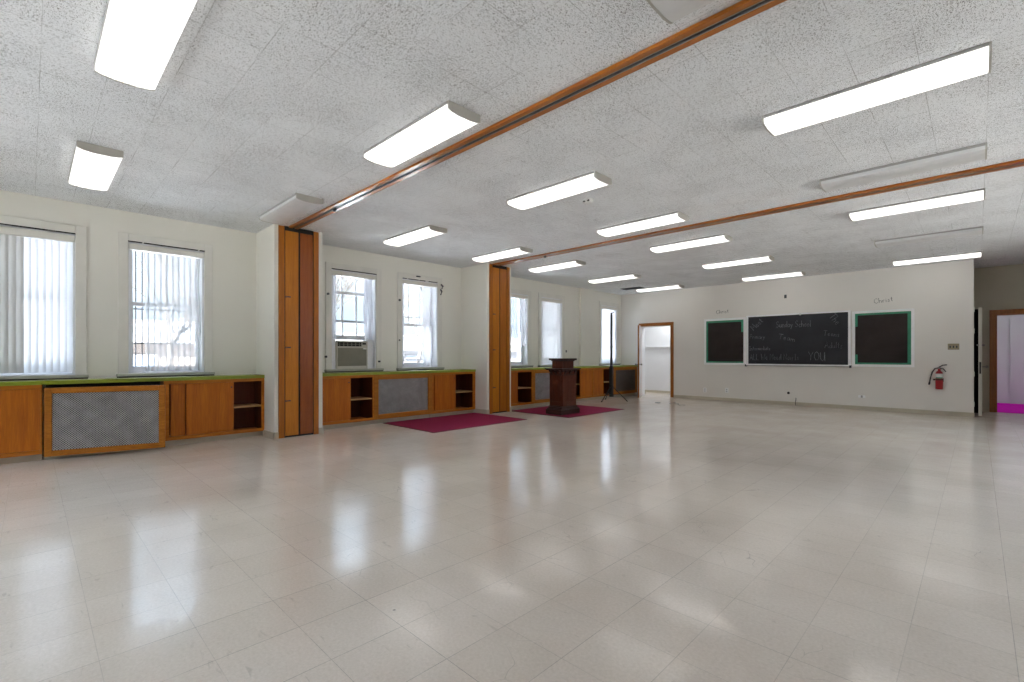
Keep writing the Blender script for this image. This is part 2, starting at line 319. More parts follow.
# ------------------------------------------------------------------ mesh helpers
class MB:
    """collects shapes in world coordinates and links them as ONE mesh object"""
    def __init__(self): self.bm = bmesh.new()
    def merge(self, b):
        me = bpy.data.meshes.new('t'); b.to_mesh(me); b.free(); self.bm.from_mesh(me); bpy.data.meshes.remove(me); return self
    def box(self, x0, x1, y0, y1, z0, z1, bev=0.0, seg=1):
        b = bmesh.new(); bmesh.ops.create_cube(b, size=1)
        bmesh.ops.scale(b, vec=(abs(x1 - x0), abs(y1 - y0), abs(z1 - z0)), verts=b.verts)
        bmesh.ops.translate(b, vec=((x0 + x1) / 2, (y0 + y1) / 2, (z0 + z1) / 2), verts=b.verts)
        if bev: bmesh.ops.bevel(b, geom=b.edges[:], offset=bev, segments=seg, affect='EDGES', profile=0.5)
        return self.merge(b)
    def frame(self, axis, at0, at1, a0, a1, z0, z1, w, bev=0.0, wb=None, wt=None):
        """rectangular ring; axis 'x' lies in a plane X=const (a = Y), axis 'y' in Y=const (a = X)"""
        wb = w if wb is None else wb; wt = w if wt is None else wt
        for r in ((a0, a0 + w, z0, z1), (a1 - w, a1, z0, z1), (a0 + w, a1 - w, z1 - wt, z1), (a0 + w, a1 - w, z0, z0 + wb)):
            if r[3] - r[2] < 1e-5: continue
            if axis == 'x': self.box(at0, at1, r[0], r[1], r[2], r[3], bev)
            else: self.box(r[0], r[1], at0, at1, r[2], r[3], bev)
        return self
    def prism(self, pts, d0, d1, axis='x'):
        """extrude a closed 2-D outline; axis x: pts are (y,z); y: (x,z); z: (x,y)"""
        b = bmesh.new()
        def P(p, d): return {'x': (d, p[0], p[1]), 'y': (p[0], d, p[1]), 'z': (p[0], p[1], d)}[axis]
        A = [b.verts.new(P(p, d0)) for p in pts]; B = [b.verts.new(P(p, d1)) for p in pts]
        b.faces.new(A); b.faces.new(B[::-1]); n = len(pts)
        for i in range(n): b.faces.new((A[i], B[i], B[(i + 1) % n], A[(i + 1) % n]))
        bmesh.ops.recalc_face_normals(b, faces=b.faces)
        return self.merge(b)
    def cyl(self, p0, p1, r0, r1=None, seg=16, caps=True):
        r1 = r0 if r1 is None else r1
        p0, p1 = Vector(p0), Vector(p1); d = p1 - p0
        b = bmesh.new(); bmesh.ops.create_cone(b, cap_ends=caps, segments=seg, radius1=r0, radius2=r1, depth=d.length)
        q = Vector((0, 0, 1)).rotation_difference(d.normalized())
        bmesh.ops.transform(b, matrix=Matrix.Translation((p0 + p1) / 2) @ q.to_matrix().to_4x4(), verts=b.verts)
        return self.merge(b)
    def tube(self, pts, r, seg=8, radii=None):
        pts = [Vector(p) for p in pts]; n = len(pts); b = bmesh.new(); rings = []
        up = Vector((0.31, 0.17, 0.93)).normalized()
        for i, p in enumerate(pts):
            t = (pts[min(i + 1, n - 1)] - pts[max(i - 1, 0)]).normalized()
            a = t.cross(up)
            if a.length < 1e-4: a = t.cross(Vector((1, 0, 0)))
            a.normalize(); c = t.cross(a); rr = radii[i] if radii else r
            rings.append([b.verts.new(p + rr * (math.cos(k * 2 * PI / seg) * a + math.sin(k * 2 * PI / seg) * c)) for k in range(seg)])
        for i in range(n - 1):
            for k in range(seg): b.faces.new((rings[i][k], rings[i][(k + 1) % seg], rings[i + 1][(k + 1) % seg], rings[i + 1][k]))
        b.faces.new(rings[0][::-1]); b.faces.new(rings[-1])
        return self.merge(b)
    def lathe(self, prof, cx, cy, seg=24):
        b = bmesh.new(); R_ = []
        for r, z in prof: R_.append([b.verts.new((cx + r * math.cos(2 * PI * k / seg), cy + r * math.sin(2 * PI * k / seg), z)) for k in range(seg)])
        for i in range(len(R_) - 1):
            for k in range(seg): b.faces.new((R_[i][k], R_[i][(k + 1) % seg], R_[i + 1][(k + 1) % seg], R_[i + 1][k]))
        b.faces.new(R_[0][::-1]); b.faces.new(R_[-1])
        bmesh.ops.recalc_face_normals(b, faces=b.faces)
        return self.merge(b)
    def grid(self, fn, nu, nv):
        b = bmesh.new(); V = [[b.verts.new(fn(i / nu, j / nv)) for j in range(nv + 1)] for i in range(nu + 1)]
        for i in range(nu):
            for j in range(nv): b.faces.new((V[i][j], V[i + 1][j], V[i + 1][j + 1], V[i][j + 1]))
        return self.merge(b)
    def rotate(self, ang, axis, pivot):
        bmesh.ops.rotate(self.bm, cent=pivot, matrix=Matrix.Rotation(ang, 3, axis), verts=self.bm.verts); return self
    def build(self, name, mat, parent=None, smooth=False, label=None):
        me = bpy.data.meshes.new(name); o = bpy.data.objects.new(name, me); COL.objects.link(o)
        if parent is None:
            xs = [v.co for v in self.bm.verts]
            org = Vector(((min(v.x for v in xs) + max(v.x for v in xs)) / 2, (min(v.y for v in xs) + max(v.y for v in xs)) / 2, min(v.z for v in xs)))
            o.location = org
        else:
            o.parent = parent; org = WORLD[parent.name]
        WORLD[o.name] = Vector(org)
        bmesh.ops.translate(self.bm, vec=-Vector(org), verts=self.bm.verts)
        self.bm.to_mesh(me); self.bm.free()
        for mm in (mat if isinstance(mat, (list, tuple)) else [mat]): me.materials.append(mm)
        if smooth:
            for p in me.polygons: p.use_smooth = True
        if label: o['label'] = label
        return o
WORLD = {}

def thing(name, label, cat, loc, group=None):
    o = bpy.data.objects.new(name, None); COL.objects.link(o); o.location = loc; o.empty_display_size = 0.1
    WORLD[o.name] = Vector(loc); o['label'] = label; o['category'] = cat
    if group: o['group'] = group
    return o

def tag(o, label, cat, group=None):
    o['label'] = label; o['category'] = cat
    if group: o['group'] = group
    return o

def struct(name, mb, mat, label, cat):
    o = mb.build(name, mat); o['kind'] = 'structure'; o['label'] = label; o['category'] = cat; return o

def struct_root(name, loc, label, cat):
    o = thing(name, label, cat, loc); o['kind'] = 'structure'; return o

# ------------------------------------------------------------------ the room shell
struct('floor', MB().box(-8.0, 3.6, YN - 0.2, 13.62, -0.12, 0), M['floor'], 'glossy beige vinyl tile floor of the hall', 'floor')
struct('ceiling', MB().box(-8.0, 3.6, YN - 0.2, 13.75, H, H + 0.15), M['ceiling'], 'fissured white acoustic tile ceiling', 'ceiling')

WIN = [('window_1', -0.43, 0.38), ('window_2', 0.865, 1.675), ('window_3', 3.462, 4.27), ('window_4', 4.79, 5.60),
       ('window_5', 7.41, 8.215), ('window_6', 8.68, 9.49), ('window_7', 11.25, 12.05)]
Z0, Z1 = 0.925, 2.56
w = MB(); y = YN - 0.2
for _, a, b in WIN:
    w.box(XW - 0.3, XW, y, a, 0, H); w.box(XW - 0.3, XW, a, b, 0, Z0 - 0.03); w.box(XW - 0.3, XW, a, b, Z1, H); y = b
w.box(XW - 0.3, XW, y, YB + 0.15, 0, H)
PX = -6.82                       # faces of the two deep piers
w.box(XW - 0.01, PX, 2.335, 3.0, 0, H); w.box(XW - 0.01, PX + 0.05, 6.20, 6.865, 0, H)
w.box(XW - 0.01, XW + 0.07, 10.21, 10.80, 0.868, H)
struct('wall_left', w, M['wall'], 'cream window wall with two deep piers', 'wall')

w = MB(); DX0, DX1, DZ = -6.87, -5.99, 1.97
w.box(XW - 0.3, DX0, YB, YB + 0.15, 0, H); w.box(DX0, DX1, YB, YB + 0.15, DZ, H); w.box(DX1, XE, YB, YB + 0.15, 0, H)
w.box(XE - 0.15, XE, YB + 0.15, YR, 0, H)
struct('wall_back', w, M['wallb'], 'off-white end wall carrying the chalkboards', 'wall')
RX0, RX1, RZ = 0.262, 1.16, 1.965
w = MB().box(XE - 0.15, RX0, YR, YR + 0.15, 0, H).box(RX0, RX1, YR, YR + 0.15, RZ, H).box(RX1, 3.6, YR, YR + 0.15, 0, H)
struct('wall_recess', w, M['hall'], 'dim tan wall around the doorway in the far corner', 'wall')
ADDED_SW = [(3.4, 5.2), (5.9, 7.7), (8.4, 10.2)]  # openings for added side windows, out of view
w = MB(); y_ = YN
for a, b_ in ADDED_SW:
    w.box(XR, XR + 0.15, y_, a, 0, H).box(XR, XR + 0.15, a, b_, 0, 0.75).box(XR, XR + 0.15, a, b_, 2.6, H); y_ = b_
w.box(XR, XR + 0.15, y_, YR, 0, H)
struct('wall_right', w, M['wallb'], 'off-white wall opposite the windows', 'wall')
ADDED_RW = [(-6.6, -4.8), (-4.3, -2.5), (-1.6, 0.0)]  # openings for added windows behind the camera
w = MB(); x_ = XW - 0.3
for a, b_ in ADDED_RW:
    w.box(x_, a, YN - 0.15, YN, 0, H).box(a, b_, YN - 0.15, YN, 0, 0.75).box(a, b_, YN - 0.15, YN, 2.6, H); x_ = b_
w.box(x_, XR + 0.15, YN - 0.15, YN, 0, H)
struct('wall_rear', w, M['wallb'], 'off-white wall facing the chalkboards', 'wall')
struct('baseboard_back', MB().box(DX1 + 0.09, XE + 0.012, YB - 0.014, YB - 0.001, 0, 0.075, 0.003), M['base'], 'low beige baseboard under the chalkboards', 'baseboard')
b = MB()
for y0, y1, px in ((2.335, 3.0, PX), (6.20, 6.865, PX + 0.05)):
    b.box(-7.2, px + 0.012, y0 - 0.014, y0 - 0.001, 0, 0.09).box(px, px + 0.012, y0 - 0.014, y0 + 0.06, 0, 0.09).box(px, px + 0.012, y1 - 0.055, y1 + 0.012, 0, 0.09)
struct('baseboard_left', b, M['base'], 'beige baseboard wrapping the two piers', 'baseboard')
struct('baseboard_recess', MB().box(XE + 0.001, RX0 - 0.093, YR - 0.014, YR - 0.001, 0, 0.10), M['base'], 'low baseboard beside the corner doorway', 'baseboard')

# closet behind the end wall
w = MB().box(-7.75, -7.65, YB + 0.15, 13.6, 0, 2.6).box(-5.6, -5.5, YB + 0.15, 13.6, 0, 2.6).box(-7.75, -5.5, 13.5, 13.6, 0, 2.6).box(-7.75, -5.5, YB + 0.15, 13.6, 2.6, 2.7)
struct('wall_closet', w, M['closet'], 'plain white walls seen through the closet doorway', 'wall')
struct('trim_1', MB().box(-7.65, -5.6, 13.43, 13.5, 1.385, 1.425, 0.004), M['closet'], 'white rail along the closet wall at chest height', 'rail')
struct('baseboard_closet', MB().box(-7.65, -5.6, 13.487, 13.499, 0, 0.07), M['base'], 'grey baseboard at the closet wall', 'baseboard')
# room beyond the corner doorway
w = MB().box(-1.1, -1.0, YR + 0.15, 16.4, 0, 2.7).box(3.5, 3.6, YR + 0.15, 16.4, 0, 2.7).box(-1.1, 3.6, 16.3, 16.4, 0, 2.7).box(-1.1, 3.6, YR + 0.15, 16.4, 2.7, 2.8)
struct('wall_beyond', w, M['lilac'], 'lilac-grey walls beyond the corner doorway', 'wall')
struct('floor_beyond', MB().box(-1.1, 3.6, 13.62, 16.4, -0.12, 0.006), M['magenta'], 'bright magenta carpet beyond the corner doorway', 'floor')
struct('baseboard_beyond', MB().box(-1.0, 3.5, 16.285, 16.299, 0.006, 0.12), M['lilac'], 'pale baseboard above the magenta carpet', 'baseboard')

for i, (a, b_) in enumerate(ADDED_RW):  # unseen windows added so sun on the floor brightens the ceiling
    rw_ = struct_root('window_%d' % (8 + i), ((a + b_) / 2, YN, 0.75), 'added unseen daylight window in the wall facing the chalkboards, number %d from the window wall' % (i + 1), 'window')
    f_ = MB().frame('y', YN - 0.11, YN - 0.06, a, b_, 0.75, 2.6, 0.06).box((a + b_) / 2 - 0.02, (a + b_) / 2 + 0.02, YN - 0.11, YN - 0.06, 0.81, 2.54).build('frame', M['sash'], rw_)
    MB().box(a + 0.05, b_ - 0.05, YN - 0.087, YN - 0.083, 0.8, 2.55).build('pane', M['glass'], f_)
for i, (a, b_) in enumerate(ADDED_SW):  # added out-of-view windows, bringing sun bounce along the whole room
    rw_ = struct_root('window_%d' % (11 + i), (XR, (a + b_) / 2, 0.75), 'added unseen daylight window in the wall opposite the blinds, number %d from the camera' % (i + 1), 'window')
    f_ = MB().frame('x', XR + 0.06, XR + 0.11, a, b_, 0.75, 2.6, 0.06).box(XR + 0.06, XR + 0.11, (a + b_) / 2 - 0.02, (a + b_) / 2 + 0.02, 0.81, 2.54).build('frame', M['sash'], rw_)
    MB().box(XR + 0.083, XR + 0.087, a + 0.05, b_ - 0.05, 0.8, 2.55).build('pane', M['glass'], f_)
# ------------------------------------------------------------------ doors
d1 = struct_root('door_1', (-6.43, YB, 0), 'open closet doorway with thin brown wooden casing', 'door')
f = MB()
for y0, y1 in ((YB - 0.018, YB - 0.0005),):
    f.frame('y', y0, y1, DX0 - 0.088, DX1 + 0.088, 0, DZ + 0.088, 0.088, 0.004, wb=0)
MB().frame('y', YB - 0.0005, YB + 0.155, DX0 - 0.001, DX1 + 0.001, 0, DZ + 0.001, 0.018, wb=0).build('jamb', M['closet'], d1)
f.build('frame', M['doorf'], d1)
s = MB().box(0, 0.88, -0.04, 0, 0.01, 1.955, 0.002)
ang = math.atan2(11.44 - (YB - 0.03), -6.475 - (-6.845))
def place(mb, ang, p): mb.rotate(ang, 'Z', (0, 0, 0)); bmesh.ops.translate(mb.bm, vec=p, verts=mb.bm.verts); return mb
HP = (-6.83, YB - 0.035, 0)
slab = place(s, ang, HP).build('door_leaf', paint('pinkish_white_door', (0.66, 0.61, 0.60), 0.4, 0.03, 3), d1)
place(MB().box(0.8805, 0.884, -0.04, 0, 0.01, 1.955), ang, HP).build('edge_strip', M['doorf'], slab)
k = MB()
for sgn in (1, -1):
    yk = 0.0 if sgn > 0 else -0.04
    k.cyl((0.82, yk, 0.90), (0.82, yk + sgn * 0.045, 0.90), 0.011).cyl((0.82, yk + sgn * 0.04, 0.90), (0.82, yk + sgn * 0.075, 0.90), 0.028, 0.022)
place(k, ang, HP).build('knob', M['steel'], slab, True)

d2 = struct_root('door_2', (0.7, YR, 0), 'corner doorway in brown wooden casing with its leaf folded back', 'door')
f = MB().frame('y', YR - 0.02, YR - 0.0005, RX0 - 0.09, RX1 + 0.09, 0, RZ + 0.09, 0.09, 0.004, wb=0)
f.frame('y', YR - 0.0005, YR + 0.155, RX0 - 0.001, RX1 + 0.001, 0, RZ + 0.001, 0.02, wb=0)
f.build('frame', M['doorf'], d2)
leaf = MB().box(0.012, 0.060, 12.40, 13.30, 0.015, 2.035, 0.002).build('door_leaf', paint('cream_door_leaf', (0.60, 0.57, 0.50), 0.4, 0.03, 3), d2)
MB().box(XE + 0.001, 0.012, 13.20, 13.32, 0.0, 2.06).build('gap_shade_stile', M['dark'], leaf)  # jamb piece painted near black to read as the gap's shadow
MB().box(0.024, 0.048, 12.3965, 12.3995, 0.80, 1.02).build('lock_plate', M['black'], leaf)
MB().cyl((0.06, 12.47, 0.93), (0.115, 12.47, 0.93), 0.012).cyl((0.11, 12.47, 0.93), (0.145, 12.47, 0.93), 0.028, 0.022).build('knob', M['steel'], leaf, True)
MB().box(-0.012, 0.02, 12.3965, 12.3995, 1.32, 1.35).cyl((0.06, 12.44, 1.33), (0.10, 12.44, 1.33), 0.015).build('latch', M['steel'], leaf)
hn = MB()
for z in (0.19, 0.75, 1.55, 1.95): hn.cyl((XE + 0.006, YB - 0.004, z), (XE + 0.006, YB - 0.004, z + 0.09), 0.007)
hn.build('hinge', M['casing'], d2)
struct('trim_2', MB().box(0.55, 1.5, 16.25, 16.284, 0.006, 2.03, 0.006).frame('y', 16.235, 16.25, 0.55, 1.5, 0.006, 2.03, 0.05), M['lilac'], 'flat pale panel on the wall beyond the magenta carpet', 'panel')

# ------------------------------------------------------------------ windows
def window(name, y0, y1, label, meet=1.745, low=(Z0 + 0.03), lowtop=None, muntins=(0, 0), hm=None, frame_m='casing'):
    r = struct_root(name, (XW, (y0 + y1) / 2, Z0), label, 'window')
    cw = 0.10
    MB().frame('x', XW + 0.0005, XW + 0.022, y0 - cw, y1 + cw, Z0 - 0.02, Z1 + cw, cw, 0.004, wb=0).build('casing', M['casing'], r)
    MB().frame('x', XW - 0.30, XW + 0.0005, y0 - 0.001, y1 + 0.001, Z0 - 0.031, Z1 + 0.001, 0.022, wb=0.03).build('jamb', M['sash'], r)
    MB().box(XW - 0.11, XW + 0.075, y0 - cw - 0.015, y1 + cw + 0.015, Z0 - 0.045, Z0 - 0.012, 0.004).build('sill', M['sillp'], r)
    MB().box(XW + 0.001, XW + 0.060, y0 - cw - 0.01, y1 + cw + 0.01, Z0 - 0.058, Z0 - 0.046).build('sill_gap_shade', M['dark'], r)  # dark strip painted in as the shadow line under the sill
    a, b = y0 + 0.022, y1 - 0.022
    zt = Z1 - 0.022
    # upper sash sits outside, lower sash inside
    xu, xl = XW - 0.20, XW - 0.155
    up = MB().frame('x', xu - 0.035, xu, a, b, meet - 0.02, zt, 0.045)
    for i in range(muntins[0]):
        yy = a + (b - a) * (i + 1) / (muntins[0] + 1); up.box(xu - 0.03, xu - 0.008, yy - 0.009, yy + 0.009, meet, zt)
    for z in (hm or []): up.box(xu - 0.03, xu - 0.008, a, b, z - 0.009, z + 0.009)
    up = up.build('upper_sash', M['sash'], r)
    MB().box(xu - 0.021, xu - 0.017, a + 0.04, b - 0.04, meet, zt - 0.04).build('pane', M['glass'], up)
    lt = lowtop or meet + 0.025
    lo = MB().frame('x', xl - 0.035, xl, a, b, low - 0.03, lt, 0.045, wb=0.075, wt=0.05)
    for i in range(muntins[1]):
        yy = a + (b - a) * (i + 1) / (muntins[1] + 1); lo.box(xl - 0.03, xl - 0.008, yy - 0.009, yy + 0.009, low, lt)
    lo.box(xl, xl + 0.02, (a + b) / 2 - 0.03, (a + b) / 2 + 0.03, lt - 0.03, lt - 0.005)
    lo = lo.build('lower_sash', M['sash'], r)
    MB().box(xl - 0.021, xl - 0.017, a + 0.04, b - 0.04, low + 0.04, lt - 0.04).build('pane', M['glass'], lo)
    return r
wl = {
 'window_1': dict(label='window behind the widest vertical blind, first from the camera'),
 'window_2': dict(label='barred window behind the torn sheer curtain', meet=1.80),
 'window_3': dict(label='window with the air conditioner under its raised sash', meet=1.72, low=1.44, lowtop=2.23, muntins=(2, 2)),
 'window_4': dict(label='window with a gridded upper sash beside the second pier', meet=1.72, muntins=(2, 0), hm=[1.87]),
 'window_5': dict(label='window just past the second pier with a sheer curtain', meet=1.72),
 'window_6': dict(label='window behind the vertical blind above the lectern', meet=1.72),
 'window_7': dict(label='last window before the closet doorway', meet=1.72),
}
ROOTS = {}
for n_, a, b in WIN: ROOTS[n_] = window(n_, a, b, **wl[n_])
for n_, ya, yb in (('window_1', -0.43, 0.38), ('window_2', 0.86, 1.0), ('window_2', 1.02, 1.60), ('window_2', 1.62, 1.68), ('window_3', 3.46, 4.27),
                  ('window_4', 4.80, 4.89), ('window_4', 4.92, 5.15), ('window_4', 5.17, 5.30), ('window_4', 5.38, 5.58)):
    MB().box(XW + 0.0005, XW + 0.0235, ya, yb, Z1 - 0.004, Z1 + 0.007).build('head_gap_shade', M['dark'], ROOTS[n_])  # solid dark strips standing for the shade in the head gap
# old bracket stubs and holes on the casings
bk = MB()
for yy, z in ((3.395, 2.14), (3.36, 1.12)): bk.cyl((XW + 0.02, yy, z), (XW + 0.045, yy, z), 0.018)
bk.box(XW + 0.02, XW + 0.05, 4.30, 4.33, 1.02, 1.05).build('bracket', M['iron'], ROOTS['window_3'])
bk = MB().box(XW + 0.02, XW + 0.05, 5.09, 5.17, 2.615, 2.635).cyl((XW + 0.02, 4.73, 2.15), (XW + 0.04, 4.73, 2.15), 0.02).cyl((XW + 0.02, 4.73, 1.42), (XW + 0.03, 4.73, 1.42), 0.014)
bk.tube([(XW + 0.03, 5.665, 2.53), (XW + 0.07, 5.68, 2.49), (XW + 0.05, 5.67, 2.45)], 0.016).tube([(XW + 0.03, 5.655, 2.43), (XW + 0.07, 5.655, 2.39), (XW + 0.03, 5.655, 2.33)], 0.014)
bk.build('bracket', M['iron'], ROOTS['window_4'])
tag(MB().box(XW - 0.001, XW + 0.012, 9.645, 9.675, 1.22, 1.28).cyl((XW + 0.012, 9.66, 1.25), (XW + 0.03, 9.66, 1.25), 0.008).build('wall_hook', M['iron']), 'small dark hook on the cream wall above the lectern top', 'hook')

# vertical blinds: headrail + vanes
def vblind(y0, y1, mat, label, n, ang0, ang1, gap=(), top=Z1 - 0.01, bot=Z0 + 0.02, x=XW - 0.035, val=0.09, split=0):
    t = thing('vertical_blind', label, 'blind', (x, (y0 + y1) / 2, bot), 'vertical blinds')
    MB().box(x - 0.035, XW + 0.018, y0 + 0.005, y1 - 0.005, top - val, top - 0.012, 0.003).build('headrail', M['casing'], t)
    v = MB(); v0 = MB()
    for i in range(n):
        if i in gap: continue
        u = (i + 0.5) / n; yc = y0 + 0.02 + (y1 - y0 - 0.04) * u
        a = math.radians(ang0 + (ang1 - ang0) * u + random.uniform(-5, 5)); hw = 0.046
        def fn(p, q, yc=yc, a=a, hw=hw):
            s_ = (p - 0.5) * 2; bow = 0.006 * (1 - s_ * s_)
            return (x + s_ * hw * math.sin(a) + bow * math.cos(a), yc + s_ * hw * math.cos(a) - bow * math.sin(a), bot + q * (top - val - bot))
        (v if i >= split else v0).grid(fn, 6, 1)
    v.build('vane', mat, t, True)
    if split: v0.build('vane', M['blindsh'], t, True, label='flat overlapping vanes with shade in their grey')
    else: v0.bm.free()
    MB().cyl((x + 0.03, y0 + 0.05, top - val), (x + 0.03, y0 + 0.05, bot + 0.5), 0.003, seg=6).build('pull_chain', M['white'], t)
    return t
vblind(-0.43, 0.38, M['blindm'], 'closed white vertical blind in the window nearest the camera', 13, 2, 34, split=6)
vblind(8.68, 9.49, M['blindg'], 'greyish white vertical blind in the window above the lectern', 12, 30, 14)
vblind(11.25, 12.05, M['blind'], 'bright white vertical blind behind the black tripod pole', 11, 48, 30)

def curtain(name, label, y0, y1, mat, folds, amp, x=XW - 0.04, top=2.47, bot=Z0 + 0.01, rail=True, flare=0.0, seedv=0.0, rail_span=None, cut=None):
    t = thing(name, label, 'curtain', (x, (y0 + y1) / 2, bot), 'curtains')
    def fn(p, q):
        sway = flare * (1 - q) ** 2
        yy = y0 + (y1 - y0) * p + sway * p + 0.012 * math.sin(9 * q + 3 * p + seedv)
        am = amp * (0.55 + 0.45 * math.sin(2.3 * p * PI + seedv) ** 2)
        xx = x + am * math.sin(folds * 2 * PI * p + 0.5 * math.sin(4 * p + seedv) + 0.25 * q) + 0.008 * math.sin(5 * q + 7 * p)
        zt = top + (cut(p) if cut else 0)
        return (xx, yy, bot + (zt - bot) * q)
    MB().grid(fn, int(folds * 14), 14).build('cloth', mat, t, True)
    if rail:
        a, b = rail_span or (y0, y1)
        MB().box(x - 0.02, XW + 0.016, a + 0.004, b - 0.004, top - 0.005, Z1 - 0.025, 0.003).build('headrail', M['casing'], t)
    return t
curtain('sheer_curtain', 'torn sheer curtain hanging over the barred window', 1.03, 1.64, M['sheer'], 7, 0.022, rail_span=(0.865, 1.675), seedv=1.0, cut=lambda p: -0.01)
c = curtain('curtain', 'crumpled white curtain beside the air conditioner window, drawn open', 4.055, 4.215, M['cloth'], 2.5, 0.03, rail_span=(3.462, 4.27), bot=1.42, seedv=0.4)
MB().grid(lambda p, q: (XW - 0.045 + 0.012 * math.sin(p * 9), 3.49 + 0.075 * p, 1.42 + (2.47 - 1.42) * q), 10, 4).build('side_panel', M['cloth'], c, True)
c = curtain('curtain', 'flat grey-white curtain drawn partly across the window with gridded sash', 5.27, 5.47, M['cloth'], 1.5, 0.014, rail_span=(4.79, 5.60), seedv=2.0)
MB().grid(lambda p, q: (XW - 0.045 + 0.010 * math.sin(p * 9), 4.815 + 0.05 * p, 0.94 + (2.47 - 0.94) * q), 10, 4).build('side_panel', M['cloth'], c, True)
curtain('sheer_curtain', 'sheer curtain reaching down the window just past the second pier', 7.44, 8.19, M['sheer'], 8, 0.025, rail_span=(7.41, 8.215), seedv=3.0, bot=1.36)
# shade of the rod gap above these curtains: dark head strips on the windows
# window guard bars
g = thing('window_guard', 'dark vertical security bars outside the torn sheer curtain', 'window guard', (XW - 0.27, 1.27, Z0 + 0.02))
for i in range(12):
    yy = 0.885 + 0.0665 * i + 0.02
    MB().cyl((XW - 0.265, yy, Z0), (XW - 0.265, yy, Z1), 0.0065, seg=8).build('bar', M['iron'], g)
for z in (1.735, 1.29): MB().box(XW - 0.275, XW - 0.255, 0.865, 1.675, z, z + 0.018).build('cross_rail', M['iron'], g)

# air conditioner
ac = thing('air_conditioner', 'beige window air conditioner under the raised sash', 'air conditioner', (XW - 0.10, 3.86, Z0 - 0.012))
y0, y1, zb, zt = 3.545, 4.10, Z0 - 0.012, 1.385
xf = XW + 0.02
MB().box(XW - 0.45, xf - 0.02, y0, y1, zb, zt, 0.008).build('case', M['ac'], ac)
fr = MB().frame('x', xf - 0.02, xf, y0, y1, zb, zt, 0.02, 0.004, wb=0.05).box(xf - 0.02, xf, y0 + 0.02, y1 - 0.02, 1.265, 1.295).build('front_frame', M['ac'], ac)
MB().box(xf - 0.019, xf - 0.008, y0 + 0.02, y1 - 0.02, zb + 0.05, 1.265).build('intake_panel', M['acp'], ac)
vt = MB().box(xf - 0.019, xf - 0.015, y0 + 0.02, y1 - 0.11, 1.295, zt - 0.02).build('vent', M['dark'], ac)
lv = MB()
for i in range(6):
    yy = y0 + 0.02 + (y1 - y0 - 0.13) * (i + 0.5) / 6; lv.box(xf - 0.015, xf - 0.004, yy - 0.004, yy + 0.004, 1.295, zt - 0.02)
lv.box(xf - 0.015, xf - 0.004, y0 + 0.02, y1 - 0.11, 1.325, 1.332)
lv.build('louver', M['acp'], vt)
cp = MB().box(xf - 0.02, xf - 0.004, y1 - 0.105, y1 - 0.02, 1.295, zt - 0.02).build('control_panel', M['ac'], ac)
MB().box(xf - 0.004, xf - 0.001, y1 - 0.095, y1 - 0.03, 1.325, 1.358).build('display', M['dark'], cp)
MB().box(xf - 0.002, xf + 0.012, y1 - 0.09, y1 - 0.025, 1.243, 1.268, 0.004).build('handle', M['white'], ac)
for a in ((XW - 0.16, XW - 0.06, 3.485, y0, zb, 1.41), (XW - 0.16, XW - 0.06, y1, 4.247, zb, 1.41), (XW - 0.06, XW - 0.01, y1 + 0.01, y1 + 0.07, zb, 1.42), (XW - 0.06, XW - 0.01, 3.485, 3.54, zb, 1.42)):
    MB().box(*a, 0.004).build('filler_panel', M['sash'], ac)

# ------------------------------------------------------------------ cabinets along the windows
CT, CB = 0.866, 0.822     # worktop top, underside of its edge
def worktop(y0, y1, xf, label):
    o = MB().box(XW + 0.001, xf - 0.012, y0, y1, CB + 0.006, CT, 0.002).build('worktop', M['ctop'])
    tag(o, label, 'worktop', 'green edged worktops under the windows')
    MB().box(xf - 0.012, xf, y0, y1, CB, CT, 0.003).build('edge_band', M['green'], o, label='green edge band')
    return o
XF1, XF2, XF3 = -7.20, -7.10, -7.00
worktop(-2.15, 2.333, XF1 + 0.012, 'green-edged worktop from the camera side to the first pier')
worktop(3.002, 6.198, XF2 + 0.012, 'green-edged worktop between the two piers')
worktop(6.867, 12.285, XF3 + 0.012, 'green-edged worktop behind the lectern and tripod')

